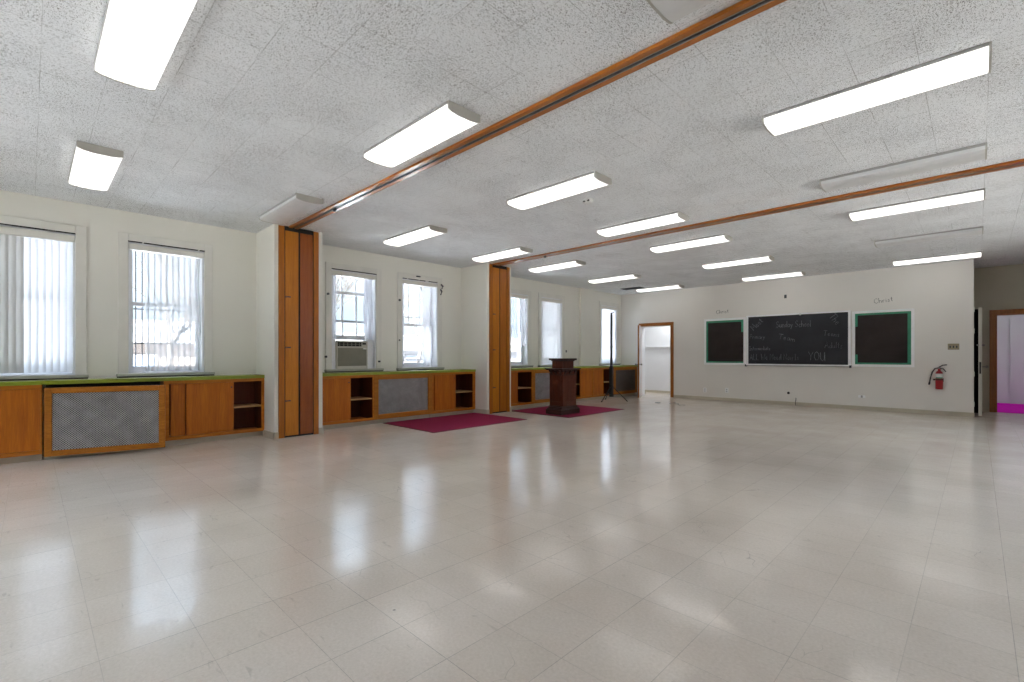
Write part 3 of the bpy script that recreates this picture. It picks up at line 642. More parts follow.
def cabinet(label, y0, y1, xf, cells, kick=0.075, first_stile=0.035, last_stile=0.035, zt=CB - 0.001):
    """cells: list of ('door', ya, yb, inset) / ('niche', ya, yb) with solid stiles between"""
    t = thing('cabinet', label, 'cabinet', (xf, (y0 + y1) / 2, 0), 'low wooden cabinets under the windows')
    xb = XW + 0.005; th = 0.02
    body = MB()
    body.box(xb, xf, y0, y0 + 0.016, kick, zt).box(xb, xf, y1 - 0.016, y1, kick, zt)           # ends
    body.box(xf - 0.02, xf, y0 + 0.016, y1 - 0.016, zt - 0.04, zt, 0.001).box(xf - 0.02, xf, y0 + 0.016, y1 - 0.016, kick, kick + 0.045, 0.001)
    body.box(xb, xf - 0.02, y0 + 0.016, y1 - 0.016, kick, kick + 0.02)
    last = y0
    for c_ in cells:
        if c_[1] - last > 0.004: body.box(xf - 0.02, xf, last if last > y0 else y0 + 0.016, c_[1], kick + 0.045, zt - 0.04)
        last = c_[2]
    if y1 - last > 0.017: body.box(xf - 0.02, xf, last, y1 - 0.016, kick + 0.045, zt - 0.04)
    body = body.build('body', M['cabr'], t)
    MB().box(xb, xb + 0.01, y0 + 0.016, y1 - 0.016, kick + 0.02, zt).box(xb + 0.01, xf - 0.021, y0 + 0.017, y0 + 0.022, kick + 0.02, zt).box(xb + 0.01, xf - 0.021, y1 - 0.022, y1 - 0.017, kick + 0.02, zt).build('lining', M['cabshade'], body)
    MB().box(xf - 0.085, xf - 0.065, y0, y1, 0, kick).build('toe_kick', M['base'], t)
    for c_ in cells:
        ya, yb = c_[1], c_[2]; za, zb_ = kick + 0.045, zt - 0.04
        if c_[0] == 'door':
            ins = c_[3]
            d = MB().box(xf - ins - 0.018, xf - ins, ya + 0.003, yb - 0.003, za + 0.002, zb_ - 0.003, 0.0015).build('door', M['cab'], t)
            if len(c_) > 4:
                MB().cyl((xf - ins - 0.001, c_[4], zb_ - 0.07), (xf - ins + 0.006, c_[4], zb_ - 0.07), 0.010, seg=12).build('finger_pull', M['iron'], d)
        elif c_[0] == 'niche':
            zs = za + (zb_ - za) * 0.47
            MB().box(xb + 0.01, xf - 0.022, ya - 0.02, yb + 0.012, zs - 0.011, zs + 0.011, 0.001).build('shelf', M['shelf'], t)
            MB().box(xb + 0.01, xf - 0.021, ya - 0.026, ya - 0.021, za, zb_).build('divider', M['cabshade'], t)
    return t

XF_BACK = -7.30
def grille_cover(label, y0, y1, xf, z0=0.02, z1=CB - 0.012, mesh='grille', fw=0.06, tilt=0.0, thick=0.03, wood_='oak', kick=True, yaw=0.0):
    t = thing('radiator_cover', label, 'radiator cover', (xf, (y0 + y1) / 2, 0), 'radiator covers under the windows')
    piv = (xf, (y0 + y1) / 2, (z0 + z1) / 2)
    f = MB().frame('x', xf - thick, xf, y0, y1, z0, z1, fw, 0.003)
    yp = (xf, y0, 0)
    if yaw: f.rotate(yaw, 'Z', yp)
    f = f.build('frame', M[wood_], t)
    p = MB().box(xf - thick + 0.004, xf - thick + 0.009, y0 + fw - 0.005, y1 - fw + 0.005, z0 + fw - 0.005, z1 - fw + 0.005)
    if yaw: p.rotate(yaw, 'Z', yp)
    p.build('perforated_panel', M[mesh], t)
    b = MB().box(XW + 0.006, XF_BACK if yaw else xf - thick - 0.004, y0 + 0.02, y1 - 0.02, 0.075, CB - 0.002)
    b.build('void_shade', M['dark'], t)  # solid dark block in place of the shaded void behind the cover
    if kick: MB().box(xf - 0.105, xf - 0.08, y0, y1, 0, 0.075).build('toe_kick', M['base'], t)
    return t

# bay nearest the camera
cabinet('plain cabinet at the camera end, left of the biggest grille', -2.15, 0.10, XF1, [('door', -2.10, -1.02, 0.004), ('door', -1.0, 0.088, 0.002)])
grille_cover('biggest radiator cover, one end swung out leaving a dark gap above', 0.112, 1.170, XF1 + 0.031, 0.045, 0.788, fw=0.062, yaw=math.radians(-14.5), thick=0.028)
cabinet('cabinet with two sliding doors and open niche before first pier', 1.17, 2.332, XF1,
        [('gap', 1.226, 1.243), ('door', 1.243, 1.402, 0.024), ('door', 1.402, 1.95, 0.004, 1.92), ('niche', 1.952, 2.296)])
# middle bay
cabinet('grainy cabinet with open niche just past the first pier', 3.004, 3.985, XF2, [('door', 3.02, 3.583, 0.004, 3.55), ('niche', 3.585, 3.962)])
grille_cover('flush grey radiator cover between the two piers', 3.987, 5.150, XF2 + 0.004, 0.078, CB - 0.002, fw=0.082)
cabinet('cabinet with narrow open niche beside the second pier', 5.152, 6.196, XF2, [('gap', 5.192, 5.214), ('door', 5.214, 5.712, 0.012, 5.68), ('niche', 5.714, 6.135)])
# far bay
cabinet('far cabinet with open niche between second pier and lectern', 6.87, 7.79, XF3, [('door', 6.9, 7.30, 0.004), ('niche', 7.31, 7.755)])
grille_cover('pale grey radiator cover half hidden behind the lectern', 7.792, 8.95, XF3 + 0.004, 0.078, CB - 0.002, fw=0.075)
cabinet('far cabinet with two closed doors between lectern and tripod', 8.952, 11.07, XF3,
        [('door', 9.0, 9.30, 0.004), ('niche', 9.31, 9.54), ('door', 9.54, 10.06, 0.004, 9.60), ('door', 10.11, 10.56, 0.012), ('niche', 10.565, 11.045)])
grille_cover('dark brown radiator cover beside the closet doorway', 11.072, 12.28, XF3 + 0.004, 0.078, CB - 0.002, mesh='grilled', fw=0.08)

# ------------------------------------------------------------------ folding partitions and their ceiling tracks
def partition(label, y0, y1, xf, latch):
    t = thing('folding_partition', label, 'folding partition', (xf, (y0 + y1) / 2, 0), 'folded wooden partitions in the piers')
    zt = H - 0.035
    a, b = y0 + 0.075, y1 - 0.07
    MB().box(xf - 0.02, xf + 0.018, y0, a, 0.004, zt + 0.025, 0.002).build('jamb', M['postf'], t)
    MB().box(xf - 0.02, xf + 0.018, b, y1, 0.004, zt + 0.025, 0.002).build('jamb', M['postf'], t)
    MB().box(xf + 0.0005, xf + 0.003, a, b, 0.004, H - 0.002).build('pocket_shade', M['dark'], t)  # thin dark sheet on the pier standing for shade between the panels
    mid = (a + b) / 2
    p1 = MB().box(xf + 0.003, xf + 0.012, a + 0.012, mid - 0.012, 0.03, zt - 0.03, 0.002).build('panel', M['postl'], t)
    MB().box(xf + 0.003, xf + 0.010, mid + 0.012, b - 0.012, 0.03, zt - 0.03, 0.002).build('panel', M['postd'] if latch else M['postf'], t, label='redder wooden panel')
    for z in (0.51, 1.25, 1.95):
        MB().box(xf + 0.010, xf + 0.020, a + 0.014, a + 0.026, z - 0.012, z + 0.012).box(xf + 0.010, xf + 0.016, a + 0.035, a + 0.085, z - 0.007, z + 0.009).build('latch', M['iron'], p1)
    return t
partition('folded wooden partition in the first pier', 2.388, 2.938, PX, True)
partition('folded wooden partition in the second pier', 6.262, 6.815, PX + 0.05, False)

def track(label, yc, wdt, x0):
    t = thing('ceiling_track', label, 'partition track', ((x0 + XR) / 2, yc, H), 'wooden partition tracks on the ceiling')
    hw = wdt / 2
    MB().box(x0, XR - 0.001, yc - hw, yc - 0.022, H - 0.024, H - 0.0005, 0.002).build('board', M['track'], t)
    MB().box(x0, XR - 0.001, yc + 0.022, yc + hw, H - 0.024, H - 0.0005, 0.002).build('board', M['track'], t)
    MB().box(x0, XR - 0.001, yc - 0.022, yc + 0.022, H - 0.008, H - 0.0005).build('slot', M['dark'], t)
    MB().box(x0, XR - 0.001, yc - 0.020, yc - 0.012, H - 0.022, H - 0.008).box(x0, XR - 0.001, yc + 0.012, yc + 0.020, H - 0.022, H - 0.008).build('rail', M['steel'], t)
    MB().box(x0 + 1.25, x0 + 1.29, yc - 0.014, yc + 0.014, H - 0.055, H - 0.008, 0.003).build('roller', M['iron'], t)
    return t
track('wooden ceiling track running out of the first pier', 2.582, 0.128, PX + 0.02)
track('wooden ceiling track running out of the second pier', 6.42, 0.17, PX + 0.07)

# ------------------------------------------------------------------ ceiling lights
LW, LL = 0.147, 0.604     # half width, half length
def make_light(loc, lit, label):
    t = thing('ceiling_light', label, 'ceiling light', loc, 'ceiling lights')
    x, y, z = loc
    MB().box(x - LL + 0.01, x + LL - 0.01, y - LW - 0.006, y + LW + 0.006, z - 0.022, z - 0.0005, 0.002).build('housing', M['pan'], t)
    prof = [(-LW, -0.022), (-LW, -0.052), (-LW + 0.03, -0.062), (-0.055, -0.069), (0.055, -0.069), (LW - 0.03, -0.062), (LW, -0.052), (LW, -0.022)]
    MB().prism([(y + p, z + q) for p, q in prof], x - LL + 0.012, x + LL - 0.012, 'x').build('lens', M['lens_on'] if lit else M['lens_off'], t)
    cap = [(-LW - 0.003, -0.001), (-LW - 0.003, -0.054), (-LW + 0.029, -0.065), (-0.055, -0.072), (0.055, -0.072), (LW - 0.029, -0.065), (LW + 0.003, -0.054), (LW + 0.003, -0.001)]
    for s in (-1, 1):
        xa = x + s * LL
        MB().prism([(y + p, z + q) for p, q in cap], xa - s * 0.012, xa, 'x').build('end_cap', M['fixture'], t)
    return t
def dup(root, loc, label):
    r = root.copy(); COL.objects.link(r); r.location = loc; r['label'] = label
    for ch in root.children:
        c = ch.copy(); COL.objects.link(c); c.parent = r
    return r
XC_ = (-5.95, -3.25, -0.545)
ROWS = [0.43, 2.21, 3.99, 5.79, 7.31, 9.39, 11.58]
rown = ['the row nearest the camera', 'the row just before the first wooden track', 'the first row past the first track', 'the row just before the second track',
        'the first row past the second track', 'the middle row past the second track', 'the row nearest the chalkboards']
coln = ['window-side one of ', 'middle one of ', 'corridor-side one of ']
OFF = {(1, 0), (1, 2), (3, 2), (5, 2)}
lit0 = off0 = None
for i, y in enumerate(ROWS):
    for j, x in enumerate(XC_):
        off = (i, j) in OFF
        lab = ('unlit ' if off else 'lit ') + 'white ceiling light, ' + coln[j] + rown[i]
        if off:
            if off0 is None: off0 = make_light((x, y, H), False, lab)
            else: dup(off0, (x, y, H), lab)
        else:
            if lit0 is None: lit0 = make_light((x, y, H), True, lab)
            else: dup(lit0, (x, y, H), lab)
bpy.context.view_layer.update()

t = thing('smoke_detector', 'round white smoke detector on the ceiling', 'smoke detector', (-3.19, 4.50, H))
MB().lathe([(0.055, H - 0.0005), (0.058, H - 0.02), (0.05, H - 0.035), (0.035, H - 0.045)][::-1], -3.19, 4.50).build('body', M['white'], t, False)
MB().box(-3.175, -3.145, 4.45, 4.458, H - 0.034, H - 0.018).box(-3.225, -3.195, 4.445, 4.453, H - 0.036, H - 0.02).build('vent', M['dark'], t)

t = thing('ceiling_vent', 'dark slatted air vent in the ceiling near the closet doorway', 'vent', (-6.5, 11.28, H))
MB().box(-6.82, -6.26, 11.10, 11.36, H - 0.004, H - 0.0005).build('backing', M['dark'], t)
sl = MB().frame('y', 0, 0.001, 0, 0, 0, 0, 0) if False else MB()
sl.box(-6.82, -6.26, 11.10, 11.112, H - 0.014, H - 0.0005).box(-6.82, -6.26, 11.348, 11.36, H - 0.014, H - 0.0005)
for i in range(8): sl.box(-6.81 + 0.07 * i, -6.80 + 0.07 * i, 11.112, 11.348, H - 0.013, H - 0.004)
sl.build('slat', M['iron'], t)

# ------------------------------------------------------------------ rugs
def rug(label, x0, x1, y0, y1):
    o = MB().box(x0, x1, y0, y1, 0.0005, 0.009, 0.003).build('rug', M['rug']); tag(o, label, 'rug', 'burgundy rugs')
    e = MB().frame('y', 0, 0.0, 0, 0, 0, 0, 0) if False else MB()
    for a in ((x0, x1, y0, y0 + 0.018), (x0, x1, y1 - 0.018, y1), (x0, x0 + 0.018, y0, y1), (x1 - 0.018, x1, y0, y1)): e.box(*a, 0.0005, 0.0102, 0.002)
    e.build('binding', paint('rug_binding', (0.12, 0.012, 0.03), 0.9), o)
    return o
rug('burgundy rug lying empty in front of the middle cabinets', -7.12, -5.70, 4.16, 6.19)
rug('burgundy rug under the dark lectern', -6.84, -5.32, 6.90, 8.80)

# ------------------------------------------------------------------ lectern
cx, cy = -5.79, 7.32
lt = thing('lectern', 'dark carved wooden lectern standing on a burgundy rug', 'lectern', (cx, cy, 0.0102))
def blk(mb, hx, hy, z0, z1, bev=0.004): return mb.box(cx - hx, cx + hx, cy - hy, cy + hy, z0, z1, bev)
b = MB(); blk(b, 0.19, 0.295, 0.0102, 0.105, 0.006); blk(b, 0.18, 0.275, 0.105, 0.125, 0.005); blk(b, 0.17, 0.25, 0.125, 0.150, 0.006); blk(b, 0.165, 0.225, 0.150, 0.172, 0.006)
b.build('plinth', M['lectd'], lt)
sx, sy = 0.168, 0.207
blk(MB(), sx - 0.008, sy - 0.008, 0.165, 0.86).build('shaft', M['lect'], lt)
st = MB()
for hx0, hx1 in ((-sx, -sx + 0.06), (sx - 0.06, sx)):
    for hy0, hy1 in ((-sy, -sy + 0.07), (sy - 0.07, sy)):
        st.box(cx + hx0, cx + hx1, cy + hy0, cy + hy1, 0.17, 0.855, 0.004)
for s in (-1, 1):
    for z0, z1 in ((0.17, 0.25), (0.68, 0.855)):
        st.box(cx - sx + 0.06, cx + sx - 0.06, cy + s * sy - 0.009 * (s > 0), cy + s * sy + 0.009 * (s < 0), z0, z1, 0.002)
        st.box(cx + s * sx - 0.009 * (s > 0), cx + s * sx + 0.009 * (s < 0), cy - sy + 0.07, cy + sy - 0.07, z0, z1, 0.002)
st.build('corner_stile', M['lect'], lt)
pn = MB()
for s in (-1, 1):
    yy = cy + s * (sy - 0.006); pn.prism([(cx - 0.055, 0.28), (cx + 0.055, 0.28), (cx + 0.055, 0.60), (cx + 0.03, 0.645), (cx, 0.66), (cx - 0.03, 0.645), (cx - 0.055, 0.60)], yy - 0.004, yy + 0.004, 'y')
    xx = cx + s * (sx - 0.006); pn.prism([(cy - 0.07, 0.28), (cy + 0.07, 0.28), (cy + 0.07, 0.60), (cy + 0.04, 0.645), (cy, 0.66), (cy - 0.04, 0.645), (cy - 0.07, 0.60)], xx - 0.004, xx + 0.004, 'x')
pn.build('raised_panel', M['lect'], lt)
fz = MB(); blk(fz, sx + 0.004, sy + 0.004, 0.76, 0.775, 0.003); blk(fz, sx + 0.012, sy + 0.015, 0.83, 0.86, 0.004); fz.build('frieze', M['lectd'], lt)
cb_ = MB()
for s in (-1, 1):
    for u in (-0.11, 0.0, 0.11):
        cb_.prism([(cy + s * sy, 0.775), (cy + s * sy, 0.855), (cy + s * (sy + 0.06), 0.855), (cy + s * (sy + 0.05), 0.825), (cy + s * (sy + 0.015), 0.80)], cx + u - 0.018, cx + u + 0.018, 'x')
    for u in (-0.15, 0.0, 0.15):
        cb_.prism([(cx + s * sx, 0.775), (cx + s * sx, 0.855), (cx + s * (sx + 0.045), 0.855), (cx + s * (sx + 0.036), 0.825), (cx + s * (sx + 0.012), 0.80)], cy + u - 0.018, cy + u + 0.018, 'y')
cb_.build('corbel', M['lectd'], lt)
tp = MB(); blk(tp, 0.205, 0.27, 0.858, 0.872, 0.004); blk(tp, 0.222, 0.295, 0.872, 0.893, 0.005); tp.build('ledge', M['lectd'], lt)
blk(MB(), 0.13, 0.175, 0.893, 1.035, 0.004).build('reading_box', M['lect'], lt)
tp = MB(); blk(tp, 0.145, 0.19, 1.03, 1.048, 0.003); blk(tp, 0.172, 0.228, 1.048, 1.085, 0.006); tp.build('top', M['lectd'], lt)

# ------------------------------------------------------------------ folded tripod screen
tx, ty = -6.48, 10.12
tr = thing('tripod_screen', 'tall folded black screen upright on a tripod stand', 'tripod stand', (tx, ty, 0))
MB().box(tx - 0.043, tx + 0.043, ty - 0.043, ty + 0.043, 0.115, 0.86, 0.012, 2).build('case', M['black'], tr)
pole = MB().cyl((tx, ty, 0.86), (tx, ty, 2.15), 0.031).build('pole', M['black'], tr, True)
MB().box(tx - 0.02, tx + 0.02, ty - 0.02, ty + 0.02, 2.15, 2.205, 0.006).cyl((tx, ty, 2.18), (tx + 0.045, ty + 0.04, 2.215), 0.008).build('top_hook', M['black'], pole)
MB().cyl((tx, ty, 0.86), (tx, ty, 0.91), 0.038).cyl((tx, ty, 1.34), (tx, ty, 1.38), 0.036).build('collar', M['iron'], pole, True)
MB().cyl((tx, ty, 0.36), (tx, ty, 0.44), 0.05).build('hub', M['black'], tr, True)
for fx, fy in ((-6.513, 9.736), (-6.126, 10.289), (-6.80, 10.335)):
    p0 = Vector((tx, ty, 0.40)); p1 = Vector((fx, fy, 0.012)); d = (p1 - p0)
    lg = MB().tube([p0 + d * 0.1, p1], 0.011).build('leg', M['black'], tr, True)
    MB().cyl(p1 - d.normalized() * 0.05, p1, 0.016, 0.012).build('rubber_foot', M['black'], lg, True)
    q = p0 + d * 0.55; MB().tube([(tx + (q.x - tx) * 0.12, ty + (q.y - ty) * 0.12, 0.17), q], 0.007, 6).build('brace', M['iron'], lg, True)

# ------------------------------------------------------------------ handwriting: simple stroke letters
GL = {
 'A': (0.6, [[(0, 0), (0.3, 1), (0.6, 0)], [(0.12, 0.38), (0.48, 0.38)]]), 'C': (0.6, [[(0.58, 0.85), (0.35, 1), (0.08, 0.75), (0.05, 0.3), (0.3, 0), (0.58, 0.15)]]),
 'I': (0.35, [[(0.02, 1), (0.32, 1)], [(0.17, 1), (0.17, 0)], [(0.02, 0), (0.32, 0)]]), 'M': (0.7, [[(0, 0), (0.08, 1), (0.35, 0.35), (0.62, 1), (0.7, 0)]]),
 'N': (0.6, [[(0, 0), (0.03, 1), (0.55, 0.02), (0.6, 1)]]), 'O': (0.65, [[(0.32, 1), (0.08, 0.8), (0.02, 0.4), (0.2, 0.03), (0.48, 0.05), (0.64, 0.4), (0.58, 0.8), (0.32, 1)]]),
 'P': (0.55, [[(0.03, 0), (0.05, 1), (0.4, 0.97), (0.52, 0.75), (0.4, 0.5), (0.05, 0.48)]]), 'S': (0.55, [[(0.52, 0.88), (0.3, 1), (0.06, 0.82), (0.14, 0.58), (0.42, 0.42), (0.5, 0.18), (0.28, 0), (0.02, 0.12)]]),
 'T': (0.6, [[(0, 0.98), (0.62, 1)], [(0.32, 1), (0.3, 0)]]), 'U': (0.6, [[(0.03, 1), (0.05, 0.25), (0.28, 0), (0.52, 0.2), (0.56, 1), (0.6, 0)]]),
 'W': (0.8, [[(0, 1), (0.18, 0), (0.4, 0.65), (0.6, 0), (0.8, 1)]]), 'Y': (0.6, [[(0, 1), (0.3, 0.5), (0.6, 1)], [(0.3, 0.5), (0.26, 0)]]),
 'L': (0.5, [[(0.05, 1), (0.03, 0.02), (0.48, 0)]]),
 'a': (0.42, [[(0.38, 0.45), (0.18, 0.52), (0.03, 0.25), (0.15, 0), (0.36, 0.15), (0.38, 0.5), (0.42, 0)]]), 'c': (0.38, [[(0.36, 0.42), (0.18, 0.52), (0.03, 0.25), (0.18, 0), (0.38, 0.1)]]),
 'd': (0.42, [[(0.36, 0.42), (0.15, 0.5), (0.03, 0.22), (0.17, 0), (0.37, 0.18), (0.39, 1), (0.42, 0)]]), 'e': (0.4, [[(0.04, 0.27), (0.36, 0.3), (0.28, 0.5), (0.1, 0.46), (0.04, 0.2), (0.18, 0), (0.38, 0.1)]]),
 'h': (0.42, [[(0.03, 1), (0.03, 0)], [(0.03, 0.3), (0.2, 0.5), (0.36, 0.38), (0.38, 0)]]), 'i': (0.15, [[(0.06, 0.5), (0.07, 0)], [(0.06, 0.66), (0.07, 0.72)]]),
 'l': (0.15, [[(0.05, 1), (0.08, 0)]]), 'm': (0.6, [[(0.03, 0.5), (0.03, 0)], [(0.03, 0.35), (0.16, 0.5), (0.28, 0.38), (0.29, 0)], [(0.29, 0.35), (0.42, 0.5), (0.55, 0.38), (0.57, 0)]]),
 'n': (0.42, [[(0.03, 0.5), (0.03, 0)], [(0.03, 0.33), (0.2, 0.5), (0.36, 0.38), (0.38, 0)]]), 'o': (0.42, [[(0.2, 0.5), (0.04, 0.3), (0.15, 0), (0.34, 0.1), (0.36, 0.38), (0.2, 0.5)]]),
 'r': (0.32, [[(0.03, 0.5), (0.04, 0)], [(0.04, 0.3), (0.16, 0.48), (0.3, 0.46)]]), 's': (0.34, [[(0.3, 0.44), (0.14, 0.5), (0.05, 0.38), (0.28, 0.2), (0.24, 0.02), (0.02, 0.05)]]),
 't': (0.32, [[(0.14, 0.85), (0.14, 0.1), (0.28, 0.02)], [(0.0, 0.55), (0.3, 0.56)]]), 'u': (0.42, [[(0.03, 0.5), (0.06, 0.1), (0.22, 0), (0.36, 0.2), (0.38, 0.5), (0.4, 0)]]),
 'w': (0.5, [[(0, 0.5), (0.12, 0), (0.25, 0.4), (0.38, 0), (0.5, 0.5)]]), 'y': (0.42, [[(0.03, 0.5), (0.2, 0.08)], [(0.4, 0.5), (0.2, 0.05), (0.04, -0.3)]]),
}
def write(mb, text, x, z, size, ang=0.0, sy=None, r=0.005, slope=0.0, stretch=1.0, yy=YB - 0.03):
    """handwritten strokes on the plane Y = yy; x, z is the start of the baseline"""
    u = 0.0; ca, sa = math.cos(ang), math.sin(ang); rnd = random.Random(len(text) * 7 + int(size * 1000))
    for ch in text:
        if ch == ' ': u += 0.38 * size * stretch; continue
        wd, strokes = GL[ch]
        dz = rnd.uniform(-0.05, 0.05) * size
        for s in strokes:
            P = []
            for a, c in s:
                px, pz = (u + a * size * stretch), c * size + dz + slope * u
                P.append((x + px * ca - pz * sa, yy, z + px * sa + pz * ca))
            mb.tube(P, r, 4)
        u += (wd + 0.13) * size * stretch
    return mb

# ------------------------------------------------------------------ chalkboards on the end wall
t = thing('chalkboard', 'wide middle chalkboard covered with faint chalk writing', 'chalkboard', (-2.97, YB, 0.91), 'boards on the end wall')
x0, x1, z0, z1 = -4.03, -1.925, 0.94, 2.085
MB().box(x0 + 0.02, x1 - 0.02, YB - 0.020, YB - 0.001, z0, z1 - 0.01).build('slate', M['slate'], t)
MB().box(x0, x0 + 0.045, YB - 0.032, YB - 0.001, z0 - 0.02, z1 + 0.02, 0.003).box(x1 - 0.05, x1, YB - 0.032, YB - 0.001, z0 - 0.02, z1 + 0.02, 0.003).box(x0 + 0.045, x1 - 0.05, YB - 0.030, YB - 0.001, z1 - 0.012, z1 + 0.02, 0.003).build('frame', M['alu'], t)
tray = MB().box(x0, x1, YB - 0.085, YB - 0.001, z0 - 0.028, z0, 0.004).build('chalk_tray', M['alu'], t)
MB().box(x0, x1, YB - 0.080, YB - 0.001, z0 - 0.05, z0 - 0.029, 0.002).build('tray_lip', M['alud'], tray)
MB().box(x0 - 0.012, x0 + 0.014, YB - 0.088, YB - 0.001, z0 - 0.065, z0 - 0.01).box(x1 - 0.02, x1 + 0.008, YB - 0.088, YB - 0.001, z0 - 0.065, z0 - 0.01).build('tray_end', M['iron'], tray)
MB().box(-2.89, -2.855, YB - 0.045, YB - 0.03, z1 - 0.03, z1 + 0.01).build('clip', M['white'], t)
Y_ = YB - 0.021
write(MB(), 'Meet', -3.86, 1.745, 0.135, math.radians(44), r=0.0055, yy=Y_).build('chalk_writing', M['chalk'], t)
write(MB(), 'Sunday School', -3.37, 1.79, 0.14, 0, r=0.0056, yy=Y_, stretch=0.74).build('chalk_writing', M['chalk'], t)
write(MB(), 'The', -2.33, 1.99, 0.14, math.radians(-52), r=0.005, yy=Y_).build('chalk_writing', M['chalk'], t)
write(MB(), 'Primary', -3.95, 1.545, 0.11, math.radians(-2), r=0.0035, yy=Y_, stretch=0.85).build('chalk_writing', M['chalk'], t)
write(MB(), 'Team', -3.33, 1.53, 0.12, math.radians(-12), r=0.0048, yy=Y_, stretch=1.2).build('chalk_writing', M['chalk'], t)
write(MB(), 'Teens', -2.43, 1.58, 0.11, math.radians(-6), r=0.0038, yy=Y_, stretch=1.0).build('chalk_writing', M['chalk'], t)
write(MB(), 'Intermediate', -3.96, 1.265, 0.10, 0, r=0.0036, yy=Y_, stretch=0.78).build('chalk_writing', M['chalk'], t)
write(MB(), 'Adults', -2.40, 1.31, 0.13, math.radians(-3), r=0.0035, yy=Y_, stretch=0.85).build('chalk_writing', M['chalk'], t)
write(MB(), 'ALL We Need Now', -3.95, 1.035, 0.14, 0, r=0.0036, yy=Y_, stretch=0.76).build('chalk_writing', M['chalk'], t)
write(MB(), 'Is', -2.99, 1.04, 0.13, 0, r=0.0026, yy=Y_, stretch=0.8).build('chalk_writing', M['chalk'], t)
write(MB(), 'YOU', -2.71, 1.03, 0.19, 0, r=0.0048, yy=Y_, stretch=0.78).build('chalk_writing', M['chalk'], t)


def side_board(label, x0, x1, strips, z0=0.905, z1=2.075):
    t = thing('display_board', label, 'display board', ((x0 + x1) / 2, YB, z0), 'boards on the end wall')
    MB().frame('y', YB - 0.03, YB - 0.001, x0, x1, z0, z1, 0.05, 0.003).build('frame', M['alu'], t)
    MB().box(x0 + 0.03, x1 - 0.03, YB - 0.014, YB - 0.001, z0 + 0.03, z1 - 0.03).build('paper_backing', M['paper'], t)
    g = MB()
    for a in strips: g.box(a[0], a[1], YB - 0.0185, YB - 0.0145, a[2], a[3])
    g.build('paper_border', M['tape'], t, label='green paper border')
    return t
x0, x1 = -5.062, -4.045
side_board('board of black paper edged in green, between closet doorway and chalkboard', x0, x1,
           [(x0 + 0.025, x0 + 0.095, 0.93, 2.05), (x0 + 0.095, x1 - 0.035, 1.975, 2.05), (x0 + 0.095, x1 - 0.035, 0.93, 0.99), (x1 - 0.105, x1 - 0.035, 1.72, 1.975)])
x0, x1 = -1.905, -0.89
side_board('board of black paper edged in green, nearest the fire extinguisher', x0, x1,
           [(x1 - 0.105, x1 - 0.03, 0.93, 2.05), (x0 + 0.03, x1 - 0.105, 1.985, 2.05), (x0 + 0.03, x1 - 0.105, 0.93, 0.99), (x0 + 0.03, x0 + 0.095, 1.75, 1.985), (x0 + 0.03, x0 + 0.095, 0.99, 1.16)])
yy = YB - 0.003
tag(write(MB(), 'Christ', -4.76, 2.205, 0.09, math.radians(2), r=0.0045, yy=yy, stretch=1.2).build('wall_writing', M['ink']), 'small dark handwriting on the wall above the board next to the closet doorway', 'writing')
tag(write(MB(), 'Christ', -1.53, 2.215, 0.10, math.radians(6), r=0.0042, yy=yy, stretch=1.1).build('wall_writing', M['ink']), 'small dark handwriting on the wall above the board nearest the extinguisher', 'writing')

# ------------------------------------------------------------------ small things on the end wall
t = thing('fire_extinguisher', 'red fire extinguisher hanging on the wall below the switch plate', 'fire extinguisher', (-0.525, YB - 0.07, 0.49))
ex, ey = -0.523, YB - 0.075
MB().lathe([(0.045, 0.492), (0.056, 0.50), (0.057, 0.66), (0.057, 0.79), (0.045, 0.828), (0.022, 0.848), (0.022, 0.885)], ex, ey).build('cylinder', M['red'], t, True)
MB().lathe([(0.0578, 0.665), (0.0578, 0.69)], ex, ey).box(ex - 0.09, ex - 0.05, ey - 0.005, ey + 0.06, 0.662, 0.69).box(ex - 0.06, ex + 0.06, ey + 0.052, YB + 0.001, 0.64, 0.70).build('strap', M['black'], t)
MB().grid(lambda p, q: (ex - 0.0584 * math.sin((p - 0.5) * 2.8), ey - 0.0584 * math.cos((p - 0.5) * 2.8), 0.705 + 0.088 * q), 12, 2).build('instruction_label', M['white'], t)
MB().grid(lambda p, q: (ex - 0.0588 * math.sin((p - 0.5) * 1.9), ey - 0.0588 * math.cos((p - 0.5) * 1.9), 0.70 + 0.024 * q), 8, 1).build('green_band', M['tape'], t)
vv = MB().cyl((ex, ey, 0.88), (ex, ey, 0.915), 0.02).build('valve', M['steel'], t, True)
MB().tube([(ex - 0.01, ey, 0.91), (ex + 0.05, ey - 0.02, 0.955), (ex + 0.11, ey - 0.03, 0.962)], 0.010, 6).tube([(ex, ey, 0.895), (ex + 0.06, ey - 0.02, 0.885), (ex + 0.095, ey - 0.03, 0.83)], 0.010, 6).build('lever', M['black'], vv)
MB().tube([(ex - 0.015, ey, 0.90), (ex - 0.06, ey - 0.005, 0.89), (ex - 0.10, ey - 0.005, 0.82), (ex - 0.125, ey, 0.71), (ex - 0.14, ey, 0.61)], 0.011, 8).tube([(ex - 0.138, ey, 0.625), (ex - 0.148, ey, 0.575)], 0.015, 8).build('hose', M['black'], t, True)

